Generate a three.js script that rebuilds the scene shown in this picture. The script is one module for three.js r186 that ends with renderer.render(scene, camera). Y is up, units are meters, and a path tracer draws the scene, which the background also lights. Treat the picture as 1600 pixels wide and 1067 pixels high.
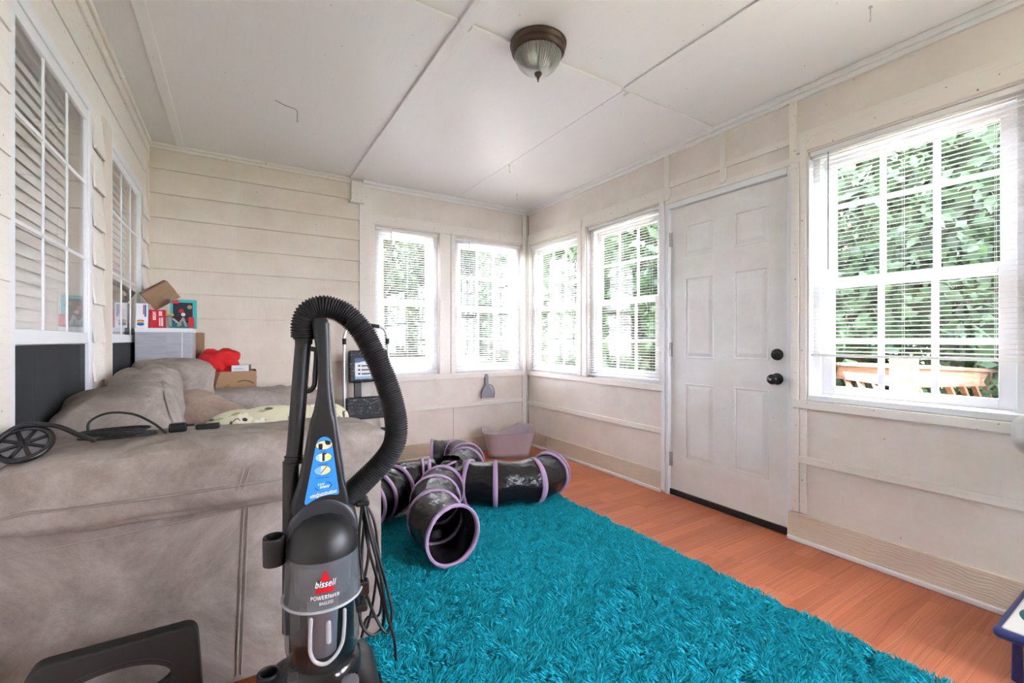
import * as THREE from 'three';
import { RoundedBoxGeometry } from 'three/addons/geometries/RoundedBoxGeometry.js';
import { mergeGeometries, mergeVertices } from 'three/addons/utils/BufferGeometryUtils.js';
import { ImprovedNoise } from 'three/addons/math/ImprovedNoise.js';

// ---------- camera, sky, sun, exposure ----------
const renderer = new THREE.WebGLRenderer();
renderer.toneMapping = THREE.LinearToneMapping;
renderer.toneMappingExposure = 36;
renderer.shadowMap.enabled = true;
const scene = new THREE.Scene();
const camera = new THREE.PerspectiveCamera(2 * Math.atan(533.5 / 693) * 180 / Math.PI, 1600 / 1067, 0.05, 200);
camera.position.set(0, 1.115, 0);
camera.rotation.set(0, -31.85 * Math.PI / 180, 0);
camera.setViewOffset(1600, 1067, 0, 2.7, 1600, 1067);
const SUN = new THREE.Vector3(-0.16, 1.2, -0.86).normalize();
const SKY_W = 256, SKY_H = 128, skyData = new Float32Array(SKY_W * SKY_H * 4);   // bright summer haze: pale at the horizon, a little deeper overhead, brighter around the sun
for (let y = 0; y < SKY_H; y++) for (let x = 0; x < SKY_W; x++) {
  const el = ((y + 0.5) / SKY_H - 0.5) * Math.PI, az = ((x + 0.5) / SKY_W - 0.5) * 2 * Math.PI, d = new THREE.Vector3(Math.cos(el) * Math.cos(az), Math.sin(el), Math.cos(el) * Math.sin(az));
  const up = Math.max(0, d.y), haze = 0.5 * Math.pow(Math.max(0, d.dot(SUN)), 12), k = 1 + haze, i = (y * SKY_W + x) * 4;
  skyData.set([k * (0.955 - 0.13 * up), k * (0.985 - 0.10 * up), k * (1.12 - 0.05 * up), 1], i);
}
const sky = new THREE.DataTexture(skyData, SKY_W, SKY_H, THREE.RGBAFormat, THREE.FloatType);
sky.mapping = THREE.EquirectangularReflectionMapping; sky.magFilter = THREE.LinearFilter; sky.needsUpdate = true;
scene.background = scene.environment = sky;
scene.backgroundIntensity = scene.environmentIntensity = 0.9;
const sun = new THREE.DirectionalLight(0xfff4e6, 6);
sun.position.copy(SUN).multiplyScalar(20).add(new THREE.Vector3(2, 0, -2));
sun.target.position.set(2, 0, -2);
sun.castShadow = true;
sun.shadow.mapSize.set(4096, 4096);
Object.assign(sun.shadow.camera, { left: -10, right: 10, top: 10, bottom: -10, near: 1, far: 50 });
scene.add(sun, sun.target);

// ---------- helpers ----------
const V = (x, y, z) => new THREE.Vector3(x, y, z);
function rng(seed) { let a = seed >>> 0; return () => { a = (a + 0x6D2B79F5) | 0; let t = Math.imul(a ^ (a >>> 15), 1 | a); t = (t + Math.imul(t ^ (t >>> 7), 61 | t)) ^ t; return ((t ^ (t >>> 14)) >>> 0) / 4294967296; }; }
const noise3 = new ImprovedNoise();
const N = (x, y, z) => noise3.noise(x + 31.7, y + 17.3, z + 5.1);
const fbm = (x, y, z, o = 4) => { let s = 0, a = 0.5; for (let i = 0; i < o; i++) { s += a * N(x, y, z); x *= 2.03; y *= 2.03; z *= 2.03; a *= 0.5; } return s; };
const taken = {};
function numbered(n) { const k = (taken[n] = (taken[n] ?? -1) + 1); return k ? n + '_' + String(k).padStart(3, '0') : n; }
function metreUV(g) {   // uv in metres, projected along each face's own main axis
  if (g.index) g = g.toNonIndexed();
  const p = g.attributes.position, uv = new Float32Array(p.count * 2), a = V(), b = V(), c = V();
  for (let i = 0; i < p.count; i += 3) {
    a.fromBufferAttribute(p, i); b.fromBufferAttribute(p, i + 1).sub(a); c.fromBufferAttribute(p, i + 2).sub(a);
    const n = b.cross(c), ax = Math.abs(n.x), ay = Math.abs(n.y), az = Math.abs(n.z);
    for (let k = 0; k < 3; k++) {
      const x = p.getX(i + k), y = p.getY(i + k), z = p.getZ(i + k), j = (i + k) * 2;
      if (ay >= ax && ay >= az) { uv[j] = x; uv[j + 1] = z; } else if (ax >= az) { uv[j] = z; uv[j + 1] = y; } else { uv[j] = x; uv[j + 1] = y; }
    }
  }
  g.setAttribute('uv', new THREE.BufferAttribute(uv, 2));
  return g;
}
function mesh(name, geo, mat, parent) {
  const m = new THREE.Mesh(geo, mat); m.name = name; m.castShadow = m.receiveShadow = true;
  if (parent) parent.add(m);
  return m;
}
function thing(name, label, category, pos = [0, 0, 0], turn = 0, group) {
  const o = new THREE.Group(); o.name = numbered(name); o.position.set(...pos); o.rotation.y = turn;
  o.userData = { label, category }; if (group) o.userData.group = group;
  scene.add(o); return o;
}
function struct(name, label, category, pos = [0, 0, 0], turn = 0) {
  const o = thing(name, label, category, pos, turn); o.userData.kind = 'structure'; return o;
}
const bx = (x0, x1, y0, y1, z0, z1) => metreUV(new THREE.BoxGeometry(x1 - x0, y1 - y0, z1 - z0).translate((x0 + x1) / 2, (y0 + y1) / 2, (z0 + z1) / 2));
const rb = (x0, x1, y0, y1, z0, z1, r = 0.004, s = 2) => metreUV(new RoundedBoxGeometry(x1 - x0, y1 - y0, z1 - z0, s, r).translate((x0 + x1) / 2, (y0 + y1) / 2, (z0 + z1) / 2));
const curve = (pts, closed = false) => new THREE.CatmullRomCurve3(pts.map((p) => V(...p)), closed, 'centripetal');
const tube = (pts, r, seg = 40, rad = 8, closed = false) => {
  const c = curve(pts, closed), g = new THREE.TubeGeometry(c, seg, r, rad, closed);
  if (closed) return g;
  const caps = [0, 1].map((t) => { const d = new THREE.SphereGeometry(r, rad, 6); const p = c.getPoint(t); return d.translate(p.x, p.y, p.z); });
  return mergeGeometries([g, ...caps]);
};
const cyl = (r0, r1, h, x, y, z, s = 24) => new THREE.CylinderGeometry(r0, r1, h, s).translate(x, y, z);
const lathe = (pts, s = 40) => new THREE.LatheGeometry(pts.map((p) => new THREE.Vector2(...p)), s);
function shapeOf(pts) { const s = new THREE.Shape(); pts.forEach((p, i) => (i ? s.lineTo(...p) : s.moveTo(...p))); s.closePath(); return s; }
function extrude(shape, depth, bevel = 0, seg = 2, curveSegments = 12) {
  return new THREE.ExtrudeGeometry(shape, { depth, bevelEnabled: bevel > 0, bevelThickness: bevel, bevelSize: bevel, bevelOffset: -bevel, bevelSegments: seg, curveSegments });
}
const rectHole = (x0, x1, y0, y1) => { const p = new THREE.Path(); p.moveTo(x0, y0); p.lineTo(x0, y1); p.lineTo(x1, y1); p.lineTo(x1, y0); p.closePath(); return p; };
// a soft cushion: superquadric with pinched corners and creases
function cushion(w, h, d, { e1 = 0.5, e2 = 0.5, amp = 0.008, freq = 6, seed = 0, seg = 56, pinch = 0, dir = [1, 1, 1] } = {}) {
  const sp = (v, e) => Math.sign(v) * Math.pow(Math.abs(v), e);
  let g = new THREE.SphereGeometry(1, seg, Math.round(seg * 0.7)); g.deleteAttribute('uv'); g.deleteAttribute('normal'); g = mergeVertices(g, 1e-5);
  const p = g.attributes.position;
  for (let i = 0; i < p.count; i++) {
    const x = p.getX(i), y = p.getY(i), z = p.getZ(i), th = Math.asin(Math.max(-1, Math.min(1, y))), ph = Math.atan2(z, x), ct = sp(Math.cos(th), e1);
    let X = w / 2 * ct * sp(Math.cos(ph), e2), Y = h / 2 * sp(Math.sin(th), e1), Z = d / 2 * ct * sp(Math.sin(ph), e2);
    if (pinch) { const k = Math.abs(X / (w / 2)) ** 2 * Math.abs(Y / (h / 2)) ** 2; X *= 1 + pinch * k; Y *= 1 + pinch * k; }
    const l = Math.hypot(X / w, Y / h, Z / d) || 1, nx = X / w / l, ny = Y / h / l, nz = Z / d / l;
    const q = [X * freq * dir[0] + seed, Y * freq * dir[1], Z * freq * dir[2]];
    const r = amp * (1.3 * fbm(...q, 3) - 1.6 * Math.max(0, 0.22 - Math.abs(N(q[0] * 0.8, q[1] * 0.8 + 9, q[2] * 0.8))) * 2);
    p.setXYZ(i, X + nx * r, Y + ny * r, Z + nz * r);
  }
  g.computeVertexNormals();
  const n = g.attributes.normal; g = g.toNonIndexed(); return keepNormals(metreUV(g));
}
const keepNormals = (g) => g;
// strip / pipe swept along a curve with an own radius and crumple
function sweep(c, t0, t1, rad, { seg = 30, round = 40, crumple = 0, seed = 0, thick = 0.0015 } = {}) {
  const pos = [], idx = [], uvs = [], fr = c.computeFrenetFrames(200, false);
  const ring = (t, r, k) => {
    const p = c.getPointAt(Math.min(1, Math.max(0, t))), f = Math.min(200, Math.round(t * 200)), up = V(0, 1, 0), T = fr.tangents[f], s = V().crossVectors(T, up).normalize(), u = V().crossVectors(s, T).normalize();
    for (let j = 0; j < round; j++) {
      const a = j / round * 2 * Math.PI, R = r + (crumple ? crumple * Math.min(1, (1 - t) * 10 + 0.1) * fbm(Math.cos(a) * 3 + seed, Math.sin(a) * 3, t * 14, 4) : 0);
      uvs.push(t * 0.8 + seed * 0.13, j / round * 0.9); let y = p.y + (s.y * Math.cos(a) + u.y * Math.sin(a)) * R;
      pos.push(p.x + (s.x * Math.cos(a) + u.x * Math.sin(a)) * R, Math.max(y, 0.034), p.z + (s.z * Math.cos(a) + u.z * Math.sin(a)) * R);
    }
  };
  const rings = [];
  for (let i = 0; i <= seg; i++) rings.push([t0 + (t1 - t0) * i / seg, 0]);
  for (let i = seg; i >= 0; i--) rings.push([t0 + (t1 - t0) * i / seg, -thick]);
  rings.forEach(([t, o]) => ring(t, rad(t) + o));
  const n = rings.length;
  for (let i = 0; i < n; i++) for (let j = 0; j < round; j++) {
    const a = i * round + j, b = i * round + (j + 1) % round, c2 = ((i + 1) % n) * round + j, d = ((i + 1) % n) * round + (j + 1) % round;
    idx.push(a, b, c2, b, d, c2);
  }
  const g = new THREE.BufferGeometry(); g.setAttribute('position', new THREE.Float32BufferAttribute(pos, 3)); g.setIndex(idx); g.computeVertexNormals(); g.setAttribute('uv', new THREE.Float32BufferAttribute(uvs, 2));
  return g;
}

// ---------- textures ----------
function canvasTex(w, h, draw, { srgb = true, repeat = [1, 1], wrap = true } = {}) {
  const c = document.createElement('canvas'); c.width = w; c.height = h; draw(c.getContext('2d'), w, h);
  const t = new THREE.CanvasTexture(c); if (srgb) t.colorSpace = THREE.SRGBColorSpace;
  if (wrap) t.wrapS = t.wrapT = THREE.RepeatWrapping;
  t.repeat.set(...repeat); t.magFilter = THREE.LinearFilter; return t;
}
function dataTex(size, fn, { srgb = false, repeat = [1, 1] } = {}) {   // fn(u, v) -> [r, g, b] 0..1
  const d = new Uint8Array(size * size * 4);
  for (let y = 0; y < size; y++) for (let x = 0; x < size; x++) { const c = fn(x / size, y / size), i = (y * size + x) * 4; for (let k = 0; k < 3; k++) d[i + k] = Math.max(0, Math.min(255, c[k] * 255)); d[i + 3] = 255; }
  const t = new THREE.DataTexture(d, size, size); t.wrapS = t.wrapT = THREE.RepeatWrapping; t.magFilter = THREE.LinearFilter; t.minFilter = THREE.LinearMipmapLinearFilter; t.generateMipmaps = true;
  if (srgb) t.colorSpace = THREE.SRGBColorSpace; t.repeat.set(...repeat); t.needsUpdate = true; return t;
}
const TAU = Math.PI * 2;
const wrapN = (u, v, f, s = 0, o = 4) => fbm(Math.cos(u * TAU) * f + s, Math.sin(u * TAU) * f + Math.cos(v * TAU) * f, Math.sin(v * TAU) * f, o);   // tiles
const paintBump = dataTex(512, (u, v) => { const k = 0.5 + 0.5 * wrapN(u, v, 3, 2) + 0.25 * wrapN(u, v, 20, 7, 3); return [k, k, k]; }, { repeat: [0.8, 0.8] });
const paintTex = canvasTex(1024, 1024, (g, w, h) => {
  const r = rng(11); g.fillStyle = '#fff'; g.fillRect(0, 0, w, h);
  for (let i = 0; i < 700; i++) { g.fillStyle = `rgba(${170 + r() * 50},${150 + r() * 50},${120 + r() * 50},${0.006 + r() * 0.012})`; const s = 20 + r() * 90; g.beginPath(); g.ellipse(r() * w, r() * h, s, s * (0.3 + r()), r() * 3, 0, 7); g.fill(); }
  for (let i = 0; i < 16; i++) { g.fillStyle = `rgba(60,45,30,${0.25 + r() * 0.4})`; g.beginPath(); g.ellipse(r() * w, r() * h, 1 + r() * 2, 1 + r() * 2, 0, 0, 7); g.fill(); }
}, { repeat: [0.7, 0.7] });
const nailTex = canvasTex(512, 512, (g, w, h) => {
  const r = rng(5); g.fillStyle = '#fff'; g.fillRect(0, 0, w, h);
  for (let i = 0; i < 300; i++) { g.fillStyle = `rgba(190,165,120,${0.03 + r() * 0.06})`; g.fillRect(r() * w, r() * h, 10 + r() * 60, 1 + r() * 3); }
  for (let i = 0; i < 26; i++) { g.fillStyle = `rgba(50,35,22,${0.4 + r() * 0.5})`; g.beginPath(); g.ellipse(r() * w, r() * h, 1 + r() * 2.2, 1 + r() * 1.4, r() * 3, 0, 7); g.fill(); }
}, { repeat: [1.4, 1.4] });
const ceilTex = canvasTex(1024, 1024, (g, w, h) => {
  const r = rng(21); g.fillStyle = '#fff'; g.fillRect(0, 0, w, h);
  for (let i = 0; i < 400; i++) { g.strokeStyle = `rgba(150,145,140,${0.02 + r() * 0.05})`; g.lineWidth = 0.6 + r(); g.beginPath(); const x = r() * w, y = r() * h; g.moveTo(x, y); g.lineTo(x + (r() - 0.5) * 14, y + 20 + r() * 90); g.stroke(); }
  for (let i = 0; i < 26; i++) { g.fillStyle = `rgba(60,50,45,${0.3 + r() * 0.4})`; g.beginPath(); g.ellipse(r() * w, r() * h, 0.8 + r() * 1.6, 0.8 + r() * 1.2, r(), 0, 7); g.fill(); }
}, { repeat: [0.6, 0.6] });
const ceilBump = dataTex(512, (u, v) => { const k = 0.5 + 0.9 * fbm(u * 60, v * 6, 3, 3) * Math.max(0, 0.3 + N(u * 4, v * 4, 1)) + 0.2 * fbm(u * 90, v * 30, 9, 2); return [k, k, k]; }, { repeat: [0.9, 0.9] });
const sidingBump = dataTex(1024, (u, v) => { const k = 0.5 + 0.45 * fbm(u * 70, v * 9, 4, 3) * Math.max(0.25, 0.5 + N(u * 5, v * 5, 2)) + 0.3 * Math.sin(30 * (v + 0.12 * N(u * 5, v * 4, 6))) * Math.max(0, N(u * 3, v * 3, 8) - 0.15); return [k, k, k]; }, { repeat: [0.9, 0.9] });
const embossBump = dataTex(1024, (u, v) => { const w = v * 26 + 2.2 * fbm(u * 3, v * 3, 7, 3) + 0.8 * N(u * 12, v * 5, 3); const k = 0.5 + 0.14 * Math.sin(w * TAU * 1.3) + 0.55 * fbm(u * 10, v * 75, 1, 4); return [k, k, k]; }, { repeat: [1, 2.2] });
const floorTex = canvasTex(2048, 1216, (g, w, h) => {   // 2.4 m by 1.425 m: 19 strips of 75 mm
  const r = rng(77), rows = 19, rh = h / rows;
  for (let k = 0; k < rows; k++) {
    let x = -r() * 300;
    while (x < w) {
      const L = 260 + r() * 330, tone = r(), c = [182 + tone * 26, 101 + tone * 22, 66 + tone * 18];
      g.save(); g.beginPath(); g.rect(x, k * rh, L, rh + 1); g.clip();
      g.fillStyle = `rgb(${c.map((v) => v | 0)})`; g.fillRect(x, k * rh, L, rh + 1);
      const cathedral = r() < 0.35, cy = k * rh + rh * (0.2 + r() * 0.6), s = r() * 40;
      for (let j = 0; j < 34; j++) {
        const dark = r() < 0.5; g.strokeStyle = dark ? `rgba(112,48,24,${0.06 + r() * 0.22})` : `rgba(236,170,130,${0.05 + r() * 0.16})`; g.lineWidth = 0.6 + r() * 1.6; g.beginPath();
        const y0 = k * rh + r() * rh * 1.0;
        for (let q = 0; q <= 14; q++) { const X = x + L * q / 14; const bend = cathedral ? (y0 - cy) * (0.3 + 1.1 * Math.abs(q / 14 - 0.45)) + cy - y0 : 0; const Y = y0 + bend * 0.9 + 7 * N(X * 0.006, y0 * 0.03, s); q ? g.lineTo(X, Y) : g.moveTo(X, Y); }
        g.stroke();
      }
      g.restore(); g.fillStyle = 'rgba(90,38,20,0.30)'; g.fillRect(x, k * rh, 1.2, rh); x += L;
    }
    g.fillStyle = 'rgba(90,38,20,0.22)'; g.fillRect(0, k * rh, w, 1.1);
  }
}, { repeat: [1 / 2.4, 1 / 1.425] });
const suedeTex = dataTex(1024, (u, v) => { const a = wrapN(u, v, 1.6, 3, 5), b = wrapN(u, v, 9, 8, 3), c = wrapN(u, v, 30, 1, 2); const k = 0.86 + 0.2 * a + 0.08 * b + 0.06 * c; return [k, k * (0.985 + 0.03 * a), k * (0.97 + 0.05 * a)]; }, { srgb: true, repeat: [1.1, 1.1] });
const suedeBump = dataTex(512, (u, v) => { const k = 0.5 + 0.7 * wrapN(u, v, 2.2, 4, 3) + 0.25 * wrapN(u, v, 40, 6, 2); return [k, k, k]; }, { repeat: [1.6, 1.6] });
const crinkleBump = dataTex(512, (u, v) => { const a = Math.abs(fbm(u * 7, v * 7, 3, 4)), b = Math.abs(fbm(u * 15, v * 15, 9, 3)), k = 0.9 - 1.5 * a - 0.6 * b; return [k, k, k]; }, { repeat: [1.6, 1.6] });
const woodTex = dataTex(512, (u, v) => { const k = 0.78 + 0.25 * Math.sin(40 * (v + 0.06 * fbm(u * 3, v * 8, 2, 3))) * 0.4 + 0.35 * fbm(u * 4, v * 50, 5, 3); return [k, k * 0.97, k * 0.93]; }, { srgb: true, repeat: [1, 1.5] });
const cardTex = dataTex(256, (u, v) => { const k = 0.93 + 0.1 * fbm(u * 6, v * 40, 1, 2) + 0.06 * N(u * 3, v * 3, 4); return [k, k, k]; }, { srgb: true, repeat: [1.5, 1.5] });
const splatTex = canvasTex(512, 512, (g, w, h) => {
  const r = rng(8); g.fillStyle = '#1c1f2a'; g.fillRect(0, 0, w, h);
  for (let i = 0; i < 900; i++) { const x = r() * w, y = h * (0.1 + 0.8 * r()), d = Math.max(0, N(x * 0.012, y * 0.03, 4) + 0.28); g.fillStyle = `rgba(205,205,200,${Math.min(0.95, d * 2.2)})`; g.fillRect(x, y, 1 + r() * 13 * d * 2, 1 + r() * 3); }
}, { repeat: [2.4, 4.2] });

// ---------- materials ----------
const std = (o) => new THREE.MeshStandardMaterial(o);
const lin = (r, g, b) => new THREE.Color().setRGB(r, g, b);
const M = {
  wall: std({ color: lin(0.86, 0.80, 0.745), map: paintTex, bumpMap: paintBump, bumpScale: 0.0006, roughness: 0.62 }),
  trim: std({ color: lin(0.86, 0.81, 0.75), map: nailTex, bumpMap: paintBump, bumpScale: 0.0005, roughness: 0.5 }),
  ceil: std({ color: lin(0.88, 0.87, 0.865), map: ceilTex, bumpMap: ceilBump, bumpScale: 0.0011, roughness: 0.42 }),
  siding: std({ color: lin(0.81, 0.735, 0.64), map: paintTex, bumpMap: sidingBump, bumpScale: 0.0016, roughness: 0.65 }),
  emboss: std({ color: lin(0.78, 0.68, 0.56), map: paintTex, bumpMap: embossBump, bumpScale: 0.003, roughness: 0.65 }),
  white: std({ color: lin(0.86, 0.86, 0.86), roughness: 0.35 }),
  vinyl: std({ color: lin(0.84, 0.85, 0.87), roughness: 0.4 }),
  door: std({ color: lin(0.87, 0.865, 0.86), map: paintTex, roughness: 0.4 }),
  slat: std({ color: lin(0.87, 0.86, 0.86), roughness: 0.38 }),
  glass: new THREE.MeshPhysicalMaterial({ color: 0xffffff, transmission: 1, thickness: 0, roughness: 0, ior: 1.5 }),
  floor: std({ color: 0xffffff, map: floorTex, roughness: 0.33 }),
  suede: std({ color: lin(0.43, 0.375, 0.345), map: suedeTex, bumpMap: suedeBump, bumpScale: 0.0016, roughness: 0.95 }),
  suedeBrown: std({ color: lin(0.40, 0.30, 0.24), map: suedeTex, bumpMap: suedeBump, bumpScale: 0.006, roughness: 0.95 }),
  stitch: std({ color: lin(0.34, 0.29, 0.25), roughness: 0.9 }),
  black: std({ color: lin(0.008, 0.0085, 0.0095), roughness: 0.42 }),
  blackGloss: std({ color: lin(0.012, 0.012, 0.014), roughness: 0.2 }),
  slate: std({ color: lin(0.022, 0.026, 0.034), roughness: 0.45 }),
  rubber: std({ color: lin(0.009, 0.009, 0.0095), roughness: 0.6 }),
  metal: std({ color: lin(0.55, 0.56, 0.57), metalness: 0.9, roughness: 0.35 }),
  hinge: std({ color: lin(0.5, 0.5, 0.48), metalness: 0.8, roughness: 0.45 }),
  bronze: std({ color: lin(0.075, 0.045, 0.035), metalness: 0.5, roughness: 0.4 }),
  clear: new THREE.MeshPhysicalMaterial({ color: lin(0.82, 0.84, 0.86), transmission: 1, thickness: 0, roughness: 0.12, ior: 1.5 }),
  smoke: new THREE.MeshPhysicalMaterial({ color: lin(0.42, 0.45, 0.48), transmission: 0.8, thickness: 0, roughness: 0.08, ior: 1.5 }),
  frost: new THREE.MeshPhysicalMaterial({ color: lin(0.72, 0.75, 0.77), transmission: 0.5, thickness: 0, roughness: 0.25, ior: 1.5 }),
  ribGlass: new THREE.MeshPhysicalMaterial({ color: lin(0.85, 0.87, 0.86), transmission: 0.85, thickness: 0, roughness: 0.28, ior: 1.5 }),
  nylon: std({ color: lin(0.008, 0.0075, 0.010), roughness: 0.27, bumpMap: crinkleBump, bumpScale: 0.005, side: THREE.DoubleSide }),
  lavender: std({ color: lin(0.48, 0.32, 0.52), roughness: 0.7, side: THREE.DoubleSide }),
  mauve: std({ color: lin(0.40, 0.335, 0.375), roughness: 0.5 }),
  pinkGrey: std({ color: lin(0.33, 0.34, 0.39), roughness: 0.5 }),
  greyPlastic: std({ color: lin(0.16, 0.16, 0.17), roughness: 0.45 }),
  card: std({ color: lin(0.36, 0.225, 0.13), map: cardTex, roughness: 0.85 }),
  cardDark: std({ color: lin(0.17, 0.085, 0.045), roughness: 0.85 }),
  paleCard: std({ color: lin(0.46, 0.47, 0.51), map: cardTex, roughness: 0.6 }),
  paper: std({ color: lin(0.75, 0.76, 0.77), roughness: 0.6 }),
  redCloth: std({ color: lin(0.62, 0.012, 0.016), bumpMap: suedeBump, bumpScale: 0.006, roughness: 0.85 }),
  red: std({ color: lin(0.6, 0.02, 0.03), roughness: 0.45 }),
  teal: std({ color: lin(0.03, 0.47, 0.47), roughness: 0.4 }),
  navy: std({ color: lin(0.02, 0.035, 0.17), roughness: 0.35 }),
  silver: std({ color: lin(0.62, 0.62, 0.6), metalness: 0.35, roughness: 0.3 }),
  cream: std({ color: lin(0.72, 0.70, 0.64), roughness: 0.45 }),
  deepTeal: std({ color: lin(0.01, 0.17, 0.19), roughness: 0.3 }),
  deck: std({ color: lin(0.26, 0.15, 0.10), map: woodTex, roughness: 0.75 }),
  deckFloor: std({ color: lin(0.52, 0.47, 0.42), map: woodTex, roughness: 0.8 }),
  baluster: std({ color: lin(0.20, 0.08, 0.04), map: woodTex, roughness: 0.75 }),
  fence: std({ color: lin(0.26, 0.24, 0.21), map: woodTex, roughness: 0.85 }),
  bark: std({ color: lin(0.10, 0.07, 0.05), roughness: 0.95 }),
  lawn: std({ color: lin(0.05, 0.08, 0.025), map: suedeTex, roughness: 1 }),
  splat: std({ color: 0xffffff, map: splatTex, roughness: 0.55 }),
  screen: std({ color: lin(0.035, 0.038, 0.043), roughness: 0.9, transparent: true, opacity: 0.78 }),
  houseWall: std({ color: lin(0.78, 0.74, 0.69), roughness: 0.9 }),
  houseSlat: std({ color: lin(0.85, 0.84, 0.82), roughness: 0.5 }),
};

// ---------- the room ----------
const XR = 2.66, ZB = -3.97, XL = -0.535, H = 2.5, ZF = 1.7, TH = 0.11;
const RIGHT = -Math.PI / 2, LEFT = Math.PI / 2;
function wallCore(parent, x0, x1, holes, mat = M.wall, y0 = -0.1, y1 = H + 0.1) {
  const s = shapeOf([[x0, y0], [x1, y0], [x1, y1], [x0, y1]]);
  for (const h of holes) s.holes.push(rectHole(...h));
  return mesh('sheathing', metreUV(extrude(s, TH).translate(0, 0, -TH)), mat, parent);
}
const winA = [1.04, 1.645, 0.79, 2.125], winB = [1.812, 2.585, 0.79, 2.115], winC = [-3.93, -3.135, 0.785, 2.11], winD = [-3.01, -2.205, 0.785, 2.115], winE = [-1.21, -0.405, 0.785, 2.14], winF = [-0.1, 1.55, 0.785, 2.14];
const doorHole = [-2.15, -1.29, -0.005, 2.095];

const floor = struct('floor', 'reddish wood laminate floor of long planks', 'floor');
mesh('subfloor', bx(XL - TH, XR + TH, -0.1, -0.012, ZB - TH, ZF + TH), M.cardDark, floor);
{
  const r = rng(3), pw = 0.15; let row = 0;
  for (let z = ZB; z < ZF; z += pw, row++) {
    let x = XL - r() * 0.9;
    while (x < XR) {
      const a = Math.max(x, XL), b = Math.min(x + 1.2, XR);
      if (b - a > 0.02) {
        const g = bx(a + 0.0004, b - 0.0004, -0.012, 0, z + 0.0003, Math.min(z + pw, ZF) - 0.0003), uv = g.attributes.uv, ou = r() * 2.4, ov = Math.floor(r() * 19) * 0.075 - z;
        for (let i = 0; i < uv.count; i++) uv.setXY(i, uv.getX(i) + ou, uv.getY(i) + ov);
        mesh('plank', g, M.floor, floor);
      }
      x += 1.2;
    }
  }
}
const ceiling = struct('ceiling', 'off-white painted plywood ceiling with flat battens over the seams', 'ceiling');
mesh('roof_deck', bx(XL - TH, XR + TH, H + 0.012, H + 0.12, ZB - TH, ZF + TH), M.ceil, ceiling);
{
  const xs = [XL, 0.845, 1.825, XR], zs = [ZB, -1.765, 0.6, ZF];
  for (let i = 0; i < 3; i++) for (let j = 0; j < 3; j++) mesh('panel', bx(xs[i] + 0.002, xs[i + 1] - 0.002, H, H + 0.011, zs[j] + 0.002, zs[j + 1] - 0.002), M.ceil, ceiling);
  mesh('batten', rb(0.818, 0.874, H - 0.014, H, ZB, ZF, 0.003), M.ceil, ceiling);
  mesh('batten', rb(-0.365, -0.315, H - 0.012, H, ZB, ZF, 0.003), M.ceil, ceiling);
  mesh('batten', rb(0.88, 1.79, H - 0.012, H, -1.79, -1.745, 0.003), M.ceil, ceiling);
  mesh('batten', rb(XL, 0.812, H - 0.012, H, -1.79, -1.745, 0.003), M.ceil, ceiling);
  mesh('batten', rb(1.86, XR, H - 0.012, H, -1.80, -1.755, 0.003), M.ceil, ceiling);
  mesh('batten', rb(1.80, 1.845, H - 0.010, H, -1.74, ZF, 0.003), M.ceil, ceiling);
}
function crown(parent, x0, x1) {
  mesh('crown_molding', rb(x0, x1, H - 0.03, H, 0, 0.034, 0.005), M.ceil, parent);
  mesh('crown_molding', rb(x0, x1, H - 0.056, H - 0.03, 0, 0.018, 0.004), M.ceil, parent);
}
const board = (p, x0, x1, y0, y1, d = 0.014, m = M.trim, name = 'batten') => mesh(name, rb(x0, x1, y0, y1, 0, d, 0.0025, 1), m, p);

// right wall (local x is world z)
const wr = struct('wall_right', 'cream panelled wall with three blinded windows and a white door', 'wall', [XR, 0, 0], RIGHT);
wallCore(wr, ZB, ZF, [winC, winD, winE, winF, doorHole]);
crown(wr, ZB, ZF);
board(wr, ZB, ZB + 0.03, 0.16, 2.44, 0.02);
board(wr, ZB + 0.03, -2.16, 2.125, 2.225); board(wr, -3.128, -3.018, 0.79, 2.125, 0.02); board(wr, -3.10, -3.065, 0.79, 2.20, 0.026);
board(wr, ZB + 0.03, winC[0], 0.79, 2.125); board(wr, -2.205, -2.163, 0.79, 2.125, 0.016);
board(wr, ZB + 0.03, -2.16, 0.738, 0.782, 0.022); board(wr, ZB + 0.03, -2.17, 0.425, 0.465, 0.016);
board(wr, -2.155, -2.113, 2.12, 2.444, 0.02); board(wr, -1.722, -1.683, 2.12, 2.444, 0.018); board(wr, -1.297, -1.262, 2.12, 2.444, 0.022);
board(wr, -2.113, -1.722, 2.208, 2.248); board(wr, -1.683, -1.297, 2.212, 2.252); board(wr, -2.155, -1.24, 2.096, 2.14, 0.012);
board(wr, -1.29, -1.248, 0.16, 2.10, 0.018); board(wr, -1.246, -1.212, 0.16, 2.255, 0.013);
board(wr, -1.262, ZF, 2.15, 2.262, 0.012); board(wr, -1.278, ZF, 0.738, 0.782, 0.024); board(wr, -1.278, ZF, 0.434, 0.474, 0.016);
board(wr, -0.40, -0.30, 0.79, 2.15, 0.014); board(wr, -0.20, -0.105, 0.79, 2.15, 0.014);
mesh('batten', rb(-2.182, -2.155, 0.02, 2.1, 0, 0.02, 0.002), M.vinyl, wr);
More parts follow.
